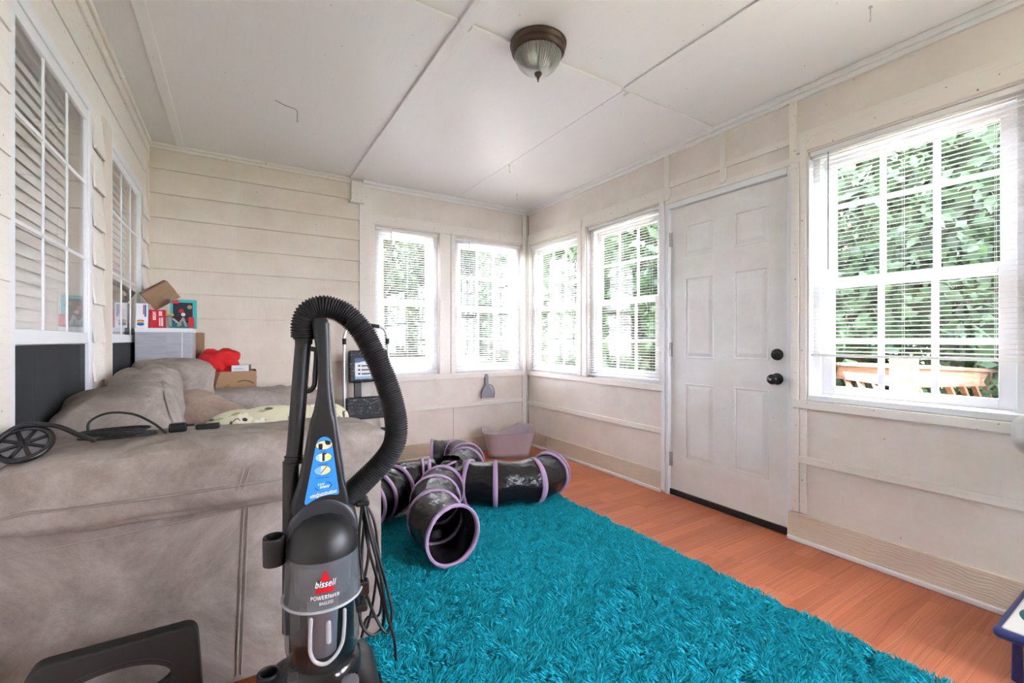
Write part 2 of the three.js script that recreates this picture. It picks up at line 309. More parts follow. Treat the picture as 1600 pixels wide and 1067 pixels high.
// back wall
const wb = struct('wall_back', 'cream back wall, lap siding on one side and two blinded windows on the other', 'wall', [0, 0, ZB], 0);
wallCore(wb, XL - TH, XR + TH, [winA, winB]);
{
  const ys = [2.49, 2.317, 2.145, 1.973, 1.794, 1.615, 1.444, 1.268, 1.098, 0.931, 0.77, 0.6, 0.428, 0.256, 0.084, -0.08];
  for (let i = 0; i < ys.length - 1; i++) {
    const y1 = ys[i] + 0.02, y0 = Math.max(0.001, ys[i + 1]);
    const s = shapeOf([[0.012, y0], [0.027, y0], [0.027, y0 + 0.003], [0.006, y1], [0, y1], [0, y0 + 0.035]]);   // lap board profile
    mesh('siding_board', metreUV(extrude(s, 0.905 + 0.515).rotateY(Math.PI / 2).scale(1, 1, -1).translate(XL + 0.02, 0, 0)), M.siding, wb);
  }
  const fixWinding = wb.children.filter((c) => c.name === 'siding_board');
  for (const c of fixWinding) { const p = c.geometry.attributes.position, a = p.array; for (let i = 0; i < a.length; i += 9) for (let k = 0; k < 3; k++) { const t = a[i + 3 + k]; a[i + 3 + k] = a[i + 6 + k]; a[i + 6 + k] = t; } c.geometry.computeVertexNormals(); metreUV(c.geometry); }
}
board(wb, XL, XL + 0.022, 0, 2.45, 0.024, M.siding, 'corner_board');
mesh('crown_molding', rb(XL, 0.83, H - 0.022, H, 0.01, 0.036, 0.004), M.trim, wb); mesh('crown_molding', rb(XL, 0.83, H - 0.045, H - 0.022, 0.01, 0.026, 0.004), M.trim, wb);
crown(wb, 0.93, XR);
board(wb, 0.90, 0.998, 0, 2.45, 0.03, M.trim, 'corner_board'); board(wb, 0.83, 0.93, 2.30, 2.47, 0.05, M.trim, 'beam_box'); board(wb, 0.815, 0.935, 2.285, 2.302, 0.062, M.trim, 'beam_box');
board(wb, 0.998, 1.036, 0.79, 2.19, 0.012); board(wb, 0.998, XR, 2.135, 2.225); board(wb, 1.65, 1.69, 0.79, 2.135); board(wb, 1.69, 1.765, 0.79, 2.135, 0.006); board(wb, 1.765, 1.81, 0.79, 2.135);
board(wb, 2.588, 2.63, 0.16, 2.44, 0.02); board(wb, 2.63, XR, 0.16, 2.44, 0.03);
board(wb, 0.998, 2.60, 0.735, 0.782, 0.022); board(wb, 0.998, 2.60, 0.455, 0.498, 0.014);
mesh('seam_strip', bx(1.792, 1.796, 0.16, 0.455, 0, 0.0012), M.stitch, wb);
// left wall: the house wall with two sash windows (local x is minus world z)
const wl = struct('wall_left', 'cream house wall with lap siding around two sash windows', 'wall', [XL, 0, 0], LEFT);
const winL1 = [1.725, 2.545, 0.62, 2.115], winL2 = [2.86, 3.70, 0.62, 2.11];
wallCore(wl, -ZF - 0.1, -ZB + 0.65, [winL1, winL2]);
mesh('crown_molding', rb(-ZF, -ZB, H - 0.03, H, 0, 0.036, 0.004), M.trim, wl); mesh('crown_molding', rb(-ZF, -ZB, H - 0.085, H - 0.03, 0, 0.022, 0.004), M.trim, wl);
board(wl, -ZF, -ZB, 2.258, 2.415, 0.01, M.trim, 'frieze_board'); board(wl, -ZF, -ZB, 2.118, 2.25, 0.008, M.trim, 'frieze_board');
for (let k = 0; k < 13; k++) {
  const y0 = 2.102 - 0.1665 * (k + 1), y1 = y0 + 0.178;
  for (const [a, b] of [[2.55, 2.72], [-ZF, 1.71], [3.71, 3.94]]) {
    const w = b - a, g = new THREE.BoxGeometry(w, y1 - Math.max(0, y0), 0.008).translate((a + b) / 2, (y1 + Math.max(0, y0)) / 2, 0);
    const p = g.attributes.position; for (let i = 0; i < p.count; i++) if (p.getY(i) < (y0 + y1) / 2) p.setZ(i, p.getZ(i) + 0.022); else p.setZ(i, p.getZ(i) + 0.007);
    g.computeVertexNormals(); if (y1 > 0) mesh('siding_board', metreUV(g), M.trim, wl);
  }
}
board(wl, 2.725, 2.86, 0.0, 2.14, 0.02, M.siding, 'casing'); board(wl, 3.90, 3.965, 0, 2.42, 0.02, M.siding, 'corner_board'); board(wl, 1.60, 1.72, 0, 2.12, 0.02, M.trim, 'casing');
// wall behind the camera, with a wide window
const wf = struct('wall_front', 'cream end wall with a plain window', 'wall', [0, 0, ZF], Math.PI);
const winG = [-2.5, -1.55, 0.785, 2.14];
wallCore(wf, -XR - TH, -XL + TH, [winG]);
// baseboards and shoe moldings
const base1 = struct('baseboard_right', 'rough wood-grain embossed baseboard under the white door side wall', 'baseboard', [XR, 0, 0], RIGHT);
for (const [a, b] of [[ZB, -3.62], [-3.615, -2.183], [-1.303, ZF]]) { mesh('plank', rb(a, b, 0.0, 0.152, 0, 0.02, 0.003), M.emboss, base1); mesh('shoe_molding', rb(a, b, 0.0, 0.024, 0.02, 0.036, 0.006), M.white, base1); }
const base2 = struct('baseboard_back', 'wood-grain embossed baseboard below the back windows', 'baseboard', [0, 0, ZB], 0);
mesh('plank', rb(1.0, XR - 0.04, 0.0, 0.148, 0, 0.02, 0.003), M.emboss, base2); mesh('shoe_molding', rb(1.0, XR - 0.04, 0.0, 0.022, 0.02, 0.036, 0.006), M.white, base2);
// the dark room of the house behind the left windows
const house = struct('wall_house', 'dim house room seen through the left sash windows', 'room');
mesh('far_wall', bx(-3.6, -3.5, -0.1, 2.6, -4.6, 1.8), M.houseWall, house); mesh('end_wall', bx(-3.5, XL - TH, -0.1, 2.6, -4.6, -4.5), M.houseWall, house); mesh('end_wall', bx(-3.5, XL - TH, -0.1, 2.6, 1.7, 1.8), M.houseWall, house);
mesh('room_floor', bx(-3.5, XL - TH, -0.1, 0, -4.5, 1.7), M.cardDark, house); mesh('room_ceiling', bx(-3.5, XL - TH, 2.5, 2.6, -4.5, 1.7), M.houseWall, house);

// ---------- windows ----------
let winCount = 0;
function makeWindow(label, pos, turn, [x0, x1, y0, y1], { rail, cols = 3, hs = [], lowStile = 0.055, screen = false, deep = -0.085, muntin = 0.02, flush = false }) {
  const w = struct('window_' + (++winCount), label, 'window', pos, turn), f = 0.045, z0 = deep - 0.02, z1 = flush ? deep - 0.004 : deep + 0.03;
  const fr = (a, b, c, d, n = 'frame', e0 = z0, e1 = z1 + 0.015) => mesh(n, rb(a, b, c, d, e0, e1, 0.003, 1), M.vinyl, w);
  fr(x0, x0 + f, y0, y1); fr(x1 - f, x1, y0, y1); fr(x0 + f, x1 - f, y1 - f, y1); fr(x0 + f, x1 - f, y0, y0 + f * 0.8);
  const sx0 = x0 + f, sx1 = x1 - f, s = lowStile;
  for (const [a, b, off, nm] of [[rail, y1 - f, flush ? 0 : -0.012, 'upper_sash'], [y0 + f * 0.8, rail + 0.035, flush ? -0.022 : 0.012, 'lower_sash']]) {
    const g = new THREE.Group(); g.name = nm; w.add(g);
    const sp = (p, q, u, v, n, d = flush ? 0.006 : 0.012) => mesh(n, rb(p, q, u, v, deep + off - d, deep + off + d, 0.003, 1), M.vinyl, g);
    sp(sx0, sx0 + s, a, b, 'stile'); sp(sx1 - s, sx1, a, b, 'stile'); sp(sx0 + s, sx1 - s, a, a + 0.045, 'rail'); sp(sx0 + s, sx1 - s, b - 0.045, b, 'rail');
    for (let k = 1; k < cols; k++) { const c = sx0 + s + (sx1 - sx0 - 2 * s) * k / cols; sp(c - muntin / 2, c + muntin / 2, a + 0.045, b - 0.045, 'muntin', flush ? 0.003 : 0.006); }
    for (const y of hs) if (y > a && y < b) sp(sx0 + s, sx1 - s, y - muntin / 2, y + muntin / 2, 'muntin', flush ? 0.0028 : 0.0055);
    mesh('pane', bx(sx0 + s, sx1 - s, a + 0.045, b - 0.045, deep + off - 0.0005, deep + off + 0.0005), M.glass, g);
  }
  if (screen) mesh('insect_screen', bx(sx0 + 0.02, sx1 - 0.02, y0 + 0.04, rail - 0.002, deep + 0.0, deep + 0.001), M.screen, w);
  return w;
}
const atR = [XR, 0, 0], atB = [0, 0, ZB], atL = [XL, 0, 0];
makeWindow('white vinyl sash window without muntins beside the lap siding', atB, 0, winA, { rail: 1.44, cols: 1 });
makeWindow('white vinyl gridded window glaring with sun above the litter pan', atB, 0, winB, { rail: 1.41, hs: [1.743, 1.129] });
makeWindow('white vinyl gridded window in the room corner of the door wall', atR, RIGHT, winC, { rail: 1.42, hs: [1.755, 1.11] });
makeWindow('white vinyl gridded window next to the door hinges', atR, RIGHT, winD, { rail: 1.42, hs: [1.755, 1.11] });
const wE = makeWindow('large white vinyl gridded window past the door knob, wooden rail outside', atR, RIGHT, winE, { rail: 1.40, hs: [1.83, 1.11], muntin: 0.026 });
mesh('sill', rb(winE[0], winE[1], winE[2], 0.815, -0.10, 0.01, 0.004), M.vinyl, wE);
mesh('jamb_liner', rb(winE[0], winE[0] + 0.012, 0.815, winE[3] - 0.04, -0.055, 0.008, 0.003), M.vinyl, wE);
makeWindow('plain white window without blind at the near end of the door wall', atR, RIGHT, winF, { rail: 1.40, cols: 2 });
makeWindow('plain white window in the end wall', [0, 0, ZF], Math.PI, winG, { rail: 1.42, cols: 1 });
makeWindow('white sash window to the house behind the loveseat, dark screen below', atL, LEFT, winL1, { rail: 1.10, hs: [1.762, 1.451], deep: 0.004, lowStile: 0.012, screen: true, muntin: 0.014, flush: true });
makeWindow('white sash window to the house beside the stacked boxes', atL, LEFT, winL2, { rail: 1.10, hs: [1.762, 1.451], deep: 0.004, lowStile: 0.012, screen: true, muntin: 0.014, flush: true });

// ---------- blinds ----------
const slatCache = {};
function slatGeo(w, width, sag = 0.0022) {
  const key = w + '_' + width; if (slatCache[key]) return slatCache[key];
  const pts = []; for (let i = 0; i <= 4; i++) { const t = i / 4 * 2 - 1; pts.push([t * width / 2, sag * (1 - t * t)]); }
  for (let i = 4; i >= 0; i--) { const t = i / 4 * 2 - 1; pts.push([t * width / 2, sag * (1 - t * t) - 0.0007]); }
  return (slatCache[key] = extrude(shapeOf(pts), w).translate(0, 0, -w / 2).rotateY(Math.PI / 2));
}
function blind(label, pos, turn, x0, x1, yTop, yBot, { z = -0.018, pitch = 0.0213, width = 0.025, tilt = 0.16, wand = 0.05, wandLen = 0.5, mat = M.slat, group = 'white mini blinds in the porch windows', cords = 3 } = {}) {
  const o = thing('mini_blind', label, 'blind', pos, turn, group), w = x1 - x0;
  mesh('headrail', rb(x0, x1, yTop - 0.026, yTop, z - 0.013, z + 0.013, 0.003), mat, o);
  const g = slatGeo(w - 0.008, width);
  for (let y = yTop - 0.04; y > yBot + 0.02; y -= pitch) { const s = mesh('slat', g, mat, o); s.position.set((x0 + x1) / 2, y, z); s.rotation.x = tilt; }
  mesh('bottom_rail', rb(x0 + 0.003, x1 - 0.003, yBot, yBot + 0.014, z - 0.0125, z + 0.0125, 0.004), mat, o);
  for (let k = 0; k < cords; k++) { const cx = x0 + w * (cords === 3 ? [0.12, 0.5, 0.88][k] : (k + 0.5) / cords); mesh('ladder_cord', mergeGeometries([-1, 1].map((s) => new THREE.CylinderGeometry(0.0007, 0.0007, yTop - yBot, 5).translate(cx, (yTop + yBot) / 2, z + s * (width / 2 + 0.001)))), mat, o); }
  if (wand) mesh('tilt_wand', new THREE.CylinderGeometry(0.0035, 0.0035, wandLen, 6).translate(x0 + wand, yTop - 0.03 - wandLen / 2, z + 0.018), M.pinkGrey, o);
  return o;
}
blind('white mini blind on the window beside the lap siding', atB, 0, winA[0] + 0.004, winA[1] - 0.006, 2.122, 0.80, { wand: 0.14, wandLen: 0.5 });
blind('white mini blind on the sun-glared window above the litter pan', atB, 0, winB[0] + 0.004, winB[1] - 0.012, 2.112, 0.798, { wand: 0.15, wandLen: 0.62 });
blind('white mini blind on the corner window of the door wall', atR, RIGHT, winC[0] + 0.006, winC[1] - 0.006, 2.107, 0.795, { wand: 0 });
blind('white mini blind on the window next to the door hinges', atR, RIGHT, winD[0] + 0.006, winD[1] - 0.006, 2.112, 0.80, { wand: 0 });
blind('white mini blind, partly raised above a wooden rail outside, past the door knob', atR, RIGHT, winE[0] + 0.012, winE[1] - 0.004, 2.137, 1.025, { wand: 0.09, wandLen: 0.62, z: -0.012 });
blind('wide-slat white blind inside the house behind the loveseat window', [XL, 0, 0], LEFT, 1.735, 2.535, 2.10, 1.13, { z: -0.066, pitch: 0.043, width: 0.05, tilt: 1.28, wand: 0, mat: M.houseSlat, group: 'wide blinds inside the house', cords: 2 });
blind('wide-slat white blind inside the house behind the window by the boxes', [XL, 0, 0], LEFT, 2.87, 3.69, 2.10, 1.13, { z: -0.066, pitch: 0.043, width: 0.05, tilt: 1.28, wand: 0, mat: M.houseSlat, group: 'wide blinds inside the house', cords: 2 });

// ---------- door ----------
{
  const d = struct('door_1', 'white six-panel steel door with black knob and deadbolt', 'door', atR, RIGHT);
  const [a, b, y0, y1] = [-2.122, -1.314, 0.04, 2.052];
  const panels = [[-2.01, -1.784, 1.697, 1.917], [-1.646, -1.428, 1.70, 1.918], [-2.006, -1.784, 0.986, 1.549], [-1.646, -1.427, 0.991, 1.55], [-2.006, -1.784, 0.277, 0.811], [-1.646, -1.427, 0.283, 0.817]];
  mesh('slab', bx(a, b, y0, y1, -0.055, -0.021), M.door, d);
  const face = shapeOf([[a, y0], [b, y0], [b, y1], [a, y1]]); panels.forEach((p) => face.holes.push(rectHole(...p)));
  mesh('slab_face', metreUV(extrude(face, 0.006).translate(0, 0, -0.021)), M.door, d);
  for (const [p, q, u, v] of panels) {
    const hole = shapeOf([[p, u], [q, u], [q, v], [p, v]]); hole.holes.push(rectHole(p + 0.011, q - 0.011, u + 0.011, v - 0.011));
    mesh('panel_molding', metreUV(extrude(hole, 0.003, 0.003, 3).translate(0, 0, -0.0185)), M.door, d);
    const c = shapeOf([[p + 0.016, u + 0.016], [q - 0.016, u + 0.016], [q - 0.016, v - 0.016], [p + 0.016, v - 0.016]]);
    mesh('raised_panel', metreUV(new THREE.ExtrudeGeometry(c, { depth: 0.0005, bevelEnabled: true, bevelThickness: 0.007, bevelSize: 0.022, bevelOffset: -0.022, bevelSegments: 1 }).translate(0, 0, -0.021)), M.door, d);
  }
  mesh('sweep', rb(a - 0.004, b + 0.004, 0.0, 0.042, -0.055, -0.004, 0.003), M.black, d);
  mesh('jamb', rb(-2.152, -2.125, 0.0, 2.095, -0.09, 0.012, 0.003), M.vinyl, d); mesh('jamb', rb(-1.311, -1.288, 0.0, 2.095, -0.09, 0.012, 0.003), M.vinyl, d);
  mesh('jamb', rb(-2.125, -1.311, 2.056, 2.095, -0.09, 0.012, 0.003), M.vinyl, d);
  mesh('weatherstrip', bx(-1.3138, -1.311, 0.04, 2.052, -0.06, -0.012), M.rubber, d);
  for (const y of [1.837, 1.045, 0.255]) mesh('hinge', mergeGeometries([bx(-2.14, -2.108, y - 0.05, y + 0.05, -0.016, -0.010).toNonIndexed(), cyl(0.007, 0.007, 0.1, -2.124, y, -0.006, 10).toNonIndexed()]), M.hinge, d);
  const kn = (y, pts) => lathe(pts, 32).rotateX(Math.PI / 2).translate(-1.378, y, -0.014);
  const knob = mesh('knob', kn(0.887, [[0, 0.078], [0.016, 0.076], [0.027, 0.066], [0.030, 0.056], [0.027, 0.046], [0.016, 0.038], [0.012, 0.03], [0.013, 0.014], [0.03, 0.012], [0.034, 0.004], [0.034, 0]]), M.blackGloss, d);
  mesh('keyhole_disc', lathe([[0, 0.079], [0.006, 0.0785], [0.007, 0.077]], 16).rotateX(Math.PI / 2).translate(-1.378, 0.887, -0.014), M.metal, knob);
  const bolt = mesh('deadbolt', kn(1.029, [[0, 0.018], [0.026, 0.016], [0.033, 0.008], [0.034, 0]]), M.blackGloss, d);
  mesh('thumb_turn', rb(-1.398, -1.358, 1.023, 1.035, 0.0, 0.022, 0.005), M.blackGloss, bolt);
}

// ---------- ceiling light and hooks ----------
{
  const t = thing('flush_ceiling_light', 'bronze flush ceiling light with a ribbed clear glass dome', 'ceiling light', [1.20, H, -1.70]);
  mesh('canopy', lathe([[0, 0], [0.128, 0], [0.133, -0.006], [0.131, -0.016], [0.122, -0.022], [0.126, -0.03], [0.124, -0.042], [0.112, -0.052], [0.104, -0.054], [0.103, -0.02], [0, -0.02]], 64), M.bronze, t);
  const pr = []; for (let i = 0; i <= 18; i++) { const a = i / 18 * Math.PI / 2; pr.push([0.108 * Math.cos(a) ** 0.85 + 0.0001, -0.048 - 0.092 * Math.sin(a) ** 1.15]); }
  const g = new THREE.LatheGeometry(pr.map((p) => new THREE.Vector2(...p)), 384), p = g.attributes.position;
  for (let i = 0; i < p.count; i++) { const x = p.getX(i), z = p.getZ(i), a = Math.atan2(z, x), k = 1 + 0.022 * Math.cos(a * 48); p.setX(i, x * k); p.setZ(i, z * k); }
  g.computeVertexNormals();
  mesh('glass_dome', g, M.ribGlass, t);
  mesh('bulb', lathe([[0, -0.105], [0.018, -0.1], [0.028, -0.085], [0.026, -0.066], [0.014, -0.045], [0.013, -0.02]], 24).translate(0.035, 0, 0), M.white, t);
  mesh('bulb', lathe([[0, -0.105], [0.018, -0.1], [0.028, -0.085], [0.026, -0.066], [0.014, -0.045], [0.013, -0.02]], 24).translate(-0.035, 0, 0), M.white, t);
  mesh('finial', lathe([[0, -0.178], [0.004, -0.176], [0.003, -0.168], [0.007, -0.163], [0.005, -0.157], [0.013, -0.152], [0.018, -0.143], [0.019, -0.134], [0, -0.132]], 24), M.bronze, t);
}
const hookGeo = tube([[0, 0, 0], [0, -0.03, 0], [-0.003, -0.042, 0], [0, -0.056, 0], [0.01, -0.056, 0], [0.013, -0.046, 0]], 0.0022, 24, 6);
[[1.839, -2.999, 'grey screw hook in the ceiling seam', 0.2], [2.262, -3.55, 'small grey screw hook near the room corner', 0.9], [2.24, -0.78, 'grey screw hook over the door wall end of the ceiling', 0.5]].forEach(([x, z, l, a]) => {
  const h = thing('ceiling_hook', l, 'hook', [x, H, z], a, 'ceiling screw hooks'); mesh('hook', hookGeo, M.metal, h); mesh('flange', cyl(0.006, 0.008, 0.004, 0, -0.002, 0, 12), M.metal, h);
});
{ const w = thing('bent_wire', 'short bent black wire poking out of the ceiling panel', 'wire', [0.19, H, -2.9]); mesh('wire', tube([[0, 0, 0], [0.05, -0.006, -0.02], [0.115, -0.012, -0.03], [0.118, -0.02, -0.03], [0.118, -0.085, -0.03]], 0.0014, 20, 5), M.black, w); }

// ---------- rug ----------
{
  const x0 = 0.40, x1 = 1.93, z0 = -2.70, z1 = 0.35;
  const t = thing('shag_rug', 'turquoise shag rug on the wood floor', 'rug', [0, 0, 0]);
  mesh('backing', rb(x0, x1, 0.0005, 0.012, z0, z1, 0.004), std({ color: lin(0.004, 0.16, 0.20), roughness: 1 }), t);
  const tg = new THREE.ConeGeometry(0.0036, 0.034, 4, 3, true).translate(0, 0.017, 0), p = tg.attributes.position;
  for (let i = 0; i < p.count; i++) { const k = p.getY(i) / 0.034, wdt = 0.75 + 0.9 * k * (1 - k) + 0.55 * k; p.setX(i, p.getX(i) * (k > 0.98 ? 1 : wdt / (1 - k * 0.8)) + 0.012 * k * k); }
  tg.computeVertexNormals();
  const n = 130000, im = new THREE.InstancedMesh(tg, std({ color: 0xffffff, roughness: 0.85 }), n), r = rng(99), m = new THREE.Matrix4(), q = new THREE.Quaternion(), e = new THREE.Euler(), c = new THREE.Color();
  for (let i = 0; i < n; i++) {
    const x = x0 + 0.004 + r() * (x1 - x0 - 0.008), z = z0 + 0.004 + r() * (z1 - z0 - 0.008), cl = N(x * 22, 3, z * 22), dirn = N(x * 14, 8, z * 14) * 6 + r() * 2.2, s = 0.62 + 0.3 * cl + r() * 0.45;
    e.set((r() - 0.5) * 0.9, dirn, (r() - 0.5) * 0.5 - 0.45, 'YXZ'); q.setFromEuler(e); m.compose(V(x, 0.008, z), q, V(1, Math.max(0.32, s * 0.88), 1)); im.setMatrixAt(i, m);
    const k = 0.75 + r() * 0.5; im.setColorAt(i, c.setRGB(0.002 * k, 0.45 * k, 0.57 * k));
  }
  im.name = 'pile'; im.userData.kind = 'stuff'; im.castShadow = im.receiveShadow = true; t.add(im);
}

// ---------- loveseat ----------
{
  const s = thing('loveseat', 'taupe suede loveseat with fat rolled arms along the house wall', 'sofa', [0, 0, 0]);
  const put = (n, g, x, y, z, m = M.suede) => { const o = mesh(n, g, m, s); o.position.set(x, y, z); return o; };
  mesh('base_frame', rb(-0.50, 0.385, 0.08, 0.40, -3.1, -1.7, 0.02), M.suede, s);
  put('back', cushion(0.26, 0.72, 1.5, { e1: 0.25, e2: 0.25, amp: 0.012, seed: 4, seg: 48 }), -0.40, 0.45, -2.38);
  for (const z of [-2.08, -2.68]) put('seat_cushion', cushion(0.74, 0.20, 0.61, { e1: 0.4, e2: 0.22, amp: 0.01, seed: z }), 0.06, 0.47, z);
  for (const [z, sd, n] of [[-1.69, 1, 1], [-3.055, 1.9, -1]]) {
    const front = n > 0;
    put('arm_panel', cushion(0.965, 0.60, 0.22, { e1: 0.09, e2: 0.09, amp: 0.004, freq: 5, seed: sd, seg: 72 }), -0.04, 0.372, z - n * 0.0);
    const bol = put('arm_bolster', cushion(1.005, 0.225, 0.36, { e1: 0.55, e2: 0.22, amp: 0.014, freq: 7, seed: sd * 3, seg: 110, dir: [1.3, 0.5, 0.6] }), -0.028, 0.718, z);
    const pip = []; for (let i = 0; i <= 40; i++) { const a = i / 40 * TAU, c = Math.cos(a), d = Math.sin(a); pip.push([0.502 * Math.sign(c) * Math.abs(c) ** 0.22, -0.022 + 0.004 * Math.sin(i * 1.7), 0.177 * Math.sign(d) * Math.abs(d) ** 0.22]); }
    mesh('piping', tube(pip.slice(0, 40), 0.0042, 160, 6, true), M.suede, bol);
    if (front) {
      mesh('stitching', tube([[0.02, -0.07, 0.16], [0.035, -0.02, 0.182], [0.05, 0.03, 0.172], [0.062, 0.075, 0.13], [0.066, 0.1, 0.06]], 0.0022, 40, 5), M.stitch, bol);
      mesh('stitching', tube([[0.034, -0.07, 0.16], [0.05, -0.02, 0.182], [0.065, 0.03, 0.172], [0.077, 0.075, 0.13], [0.081, 0.1, 0.06]], 0.0016, 40, 5), M.stitch, bol);
      for (const dx of [0, 0.012]) mesh('stitching', tube([[0.02 + dx, 0.63, z + 0.1125], [0.012 + dx, 0.4, z + 0.1135], [0.0 + dx, 0.1, z + 0.1125]], 0.0018, 30, 5), M.stitch, s);
      mesh('stitching', tube([[-0.5, 0.58, z + 0.1115], [-0.2, 0.592, z + 0.1135], [0.1, 0.607, z + 0.1135], [0.42, 0.612, z + 0.1115]], 0.0025, 40, 5), M.stitch, s);
    }
  }
  for (const [x, z] of [[0.335, -1.63], [0.335, -3.1], [-0.45, -1.63], [-0.45, -3.1]]) mesh('foot', rb(x - 0.035, x + 0.035, 0, 0.085, z - 0.035, z + 0.035, 0.008), std({ color: lin(0.16, 0.07, 0.035), roughness: 0.4 }), s);
}
// loose cushions
function loose(name, label, g, mat, pos, rot, group) { const t = thing(name, label, 'cushion', pos, 0, group); t.rotation.set(...rot); const m = mesh('cover', g, mat, t); return { t, m }; }
{
  const a = loose('back_cushion', 'taupe suede back cushion slumped against the near sofa arm, dark seam on its end', cushion(0.36, 0.36, 0.50, { e1: 0.5, e2: 0.38, amp: 0.02, freq: 5, seed: 2, seg: 72 }), M.suede, [-0.345, 0.762, -2.17], [0.05, 0.12, 0.22], 'loose back cushions');
  const pip = []; for (let i = 0; i < 24; i++) { const t = i / 24 * TAU, c = Math.cos(t), d = Math.sin(t); pip.push([0.142, 0.158 * Math.sign(d) * Math.abs(d) ** 0.6, 0.226 * Math.sign(c) * Math.abs(c) ** 0.6]); }
  mesh('seam', tube(pip, 0.0035, 90, 5, true), M.stitch, a.m);
  const b = loose('back_cushion', 'rumpled taupe suede back cushion behind the slumped one, by the house window', cushion(0.29, 0.36, 0.46, { e1: 0.6, e2: 0.5, amp: 0.032, freq: 6, seed: 12, seg: 72 }), M.suede, [-0.345, 0.80, -2.63], [0.1, 0.1, 0.1], 'loose back cushions');
  mesh('seam', tube([[0.02, 0.185, -0.1], [0.08, 0.15, -0.11], [0.12, 0.08, -0.115], [0.135, 0, -0.11]], 0.003, 40, 5), M.stitch, b.m);
  loose('back_cushion', 'taupe suede back cushion standing up before the pale grey carton', cushion(0.22, 0.40, 0.44, { e1: 0.45, e2: 0.5, amp: 0.02, freq: 6, seed: 22, seg: 64, pinch: 0.12 }), M.suede, [-0.285, 0.81, -2.99], [0.0, 0.75, 0.1], 'loose back cushions');
  loose('throw_pillow', 'brown suede pillow tilted on the loveseat seat between cushion and floral pillow', cushion(0.40, 0.34, 0.15, { e1: 0.6, e2: 0.6, amp: 0.014, freq: 6, seed: 31, seg: 56 }), M.suedeBrown, [-0.11, 0.69, -2.60], [-0.75, 0.5, -0.3]);
  const floral = canvasTex(1024, 512, (g, w, h) => {
    const r = rng(14); g.fillStyle = '#d8d2b4'; g.fillRect(0, 0, w, h);
    for (let i = 0; i < 46; i++) {
      const x = r() * w, y = r() * h, a = r() * 6.3, c = ['#8f9b74', '#6f7a5c', '#a9b088', '#59604c', '#b9bc98'][r() * 5 | 0]; g.save(); g.translate(x, y); g.rotate(a); g.fillStyle = c;
      g.beginPath(); g.moveTo(0, 0); g.quadraticCurveTo(34, -30, 84, 0); g.quadraticCurveTo(34, 30, 0, 0); g.fill(); g.strokeStyle = 'rgba(70,70,50,0.6)'; g.lineWidth = 2; g.beginPath(); g.moveTo(-20, 6); g.lineTo(78, 0); g.stroke(); g.restore();
    }
    for (let i = 0; i < 8; i++) { const x = (i + 0.5) / 8 * w, y = (0.2 + 0.6 * r()) * h; g.fillStyle = '#ece8d4'; for (let k = 0; k < 6; k++) { g.beginPath(); g.ellipse(x + 40 * Math.cos(k), y + 40 * Math.sin(k), 30, 22, k, 0, 7); g.fill(); } g.fillStyle = '#4f3b2c'; g.beginPath(); g.ellipse(x, y, 22, 17, 0.4, 0, 7); g.fill(); g.strokeStyle = '#4f3b2c'; g.lineWidth = 7; g.beginPath(); g.moveTo(x - 110, y + 20); g.quadraticCurveTo(x - 60, y - 40, x - 40, y + 4); g.stroke(); }
  }, { repeat: [2.2, 3.4] });
  loose('throw_pillow', 'cream pillow with green leaf and flower print lying on the loveseat', cushion(0.60, 0.36, 0.15, { e1: 0.62, e2: 0.62, amp: 0.01, freq: 6, seed: 41, seg: 56, pinch: 0.16 }), std({ color: lin(0.85, 0.85, 0.85), map: floral, roughness: 0.9 }), [0.175, 0.655, -2.18], [-0.65, 0.05, 0.06]);
}
// ---------- things on the near arm ----------
{
  const t = thing('coiled_cord', 'coiled black power cord with plug on the near loveseat arm', 'cord', [-0.28, 0.83, -1.70]);
  const r = rng(6), pts = []; for (let i = 0; i <= 130; i++) { const a = i / 130 * TAU * 5.5, k = N(i * 0.09, 2, 1); pts.push([-0.015 + (0.075 + 0.03 * k) * Math.cos(a), 0.006 + 0.018 * (0.5 + 0.5 * Math.sin(a * 0.37 + 1)), (0.035 + 0.012 * N(i * 0.07, 6, 2)) * Math.sin(a)]); }
  mesh('coil', tube(pts, 0.0036, 520, 6), M.black, t);
  mesh('loop', tube([[0.10, 0.006, 0.02], [0.07, 0.035, 0.01], [0.02, 0.066, 0], [-0.04, 0.072, -0.005], [-0.075, 0.05, 0], [-0.07, 0.02, 0.01], [-0.03, 0.01, 0.02]], 0.0036, 70, 6), M.black, t);
  mesh('plug', mergeGeometries([rb(0.105, 0.15, 0.002, 0.03, -0.014, 0.014, 0.006), bx(0.15, 0.168, 0.018, 0.022, -0.008, -0.004), bx(0.15, 0.168, 0.018, 0.022, 0.004, 0.008)]), M.blackGloss, t);
  mesh('connector', rb(0.17, 0.235, 0.0, 0.018, -0.03, -0.008, 0.006), M.black, t);
  const h = thing('round_black_disc', 'round black plastic spoked disc with a strap on the near loveseat arm by the wall', 'disc', [-0.455, 0.85, -1.60]);
  h.rotation.set(0.75, 0.25, 0);
  mesh('rim', new THREE.TorusGeometry(0.05, 0.0075, 10, 40).rotateX(Math.PI / 2).translate(0, 0.004, 0), M.blackGloss, h);
  mesh('dish', cyl(0.047, 0.047, 0.006, 0, 0, 0, 32), M.greyPlastic, h);
  for (let k = 0; k < 4; k++) mesh('spoke', rb(-0.045, 0.045, 0.003, 0.008, -0.004, 0.004, 0.001).rotateY(k * Math.PI / 4 + 0.2), M.black, h);
  mesh('strap', tube([[-0.05, 0.01, -0.02], [0.0, 0.022, -0.045], [0.06, 0.012, -0.03], [0.10, -0.012, 0.0], [0.125, -0.022, 0.02]], 0.006, 30, 6), M.black, h);
}

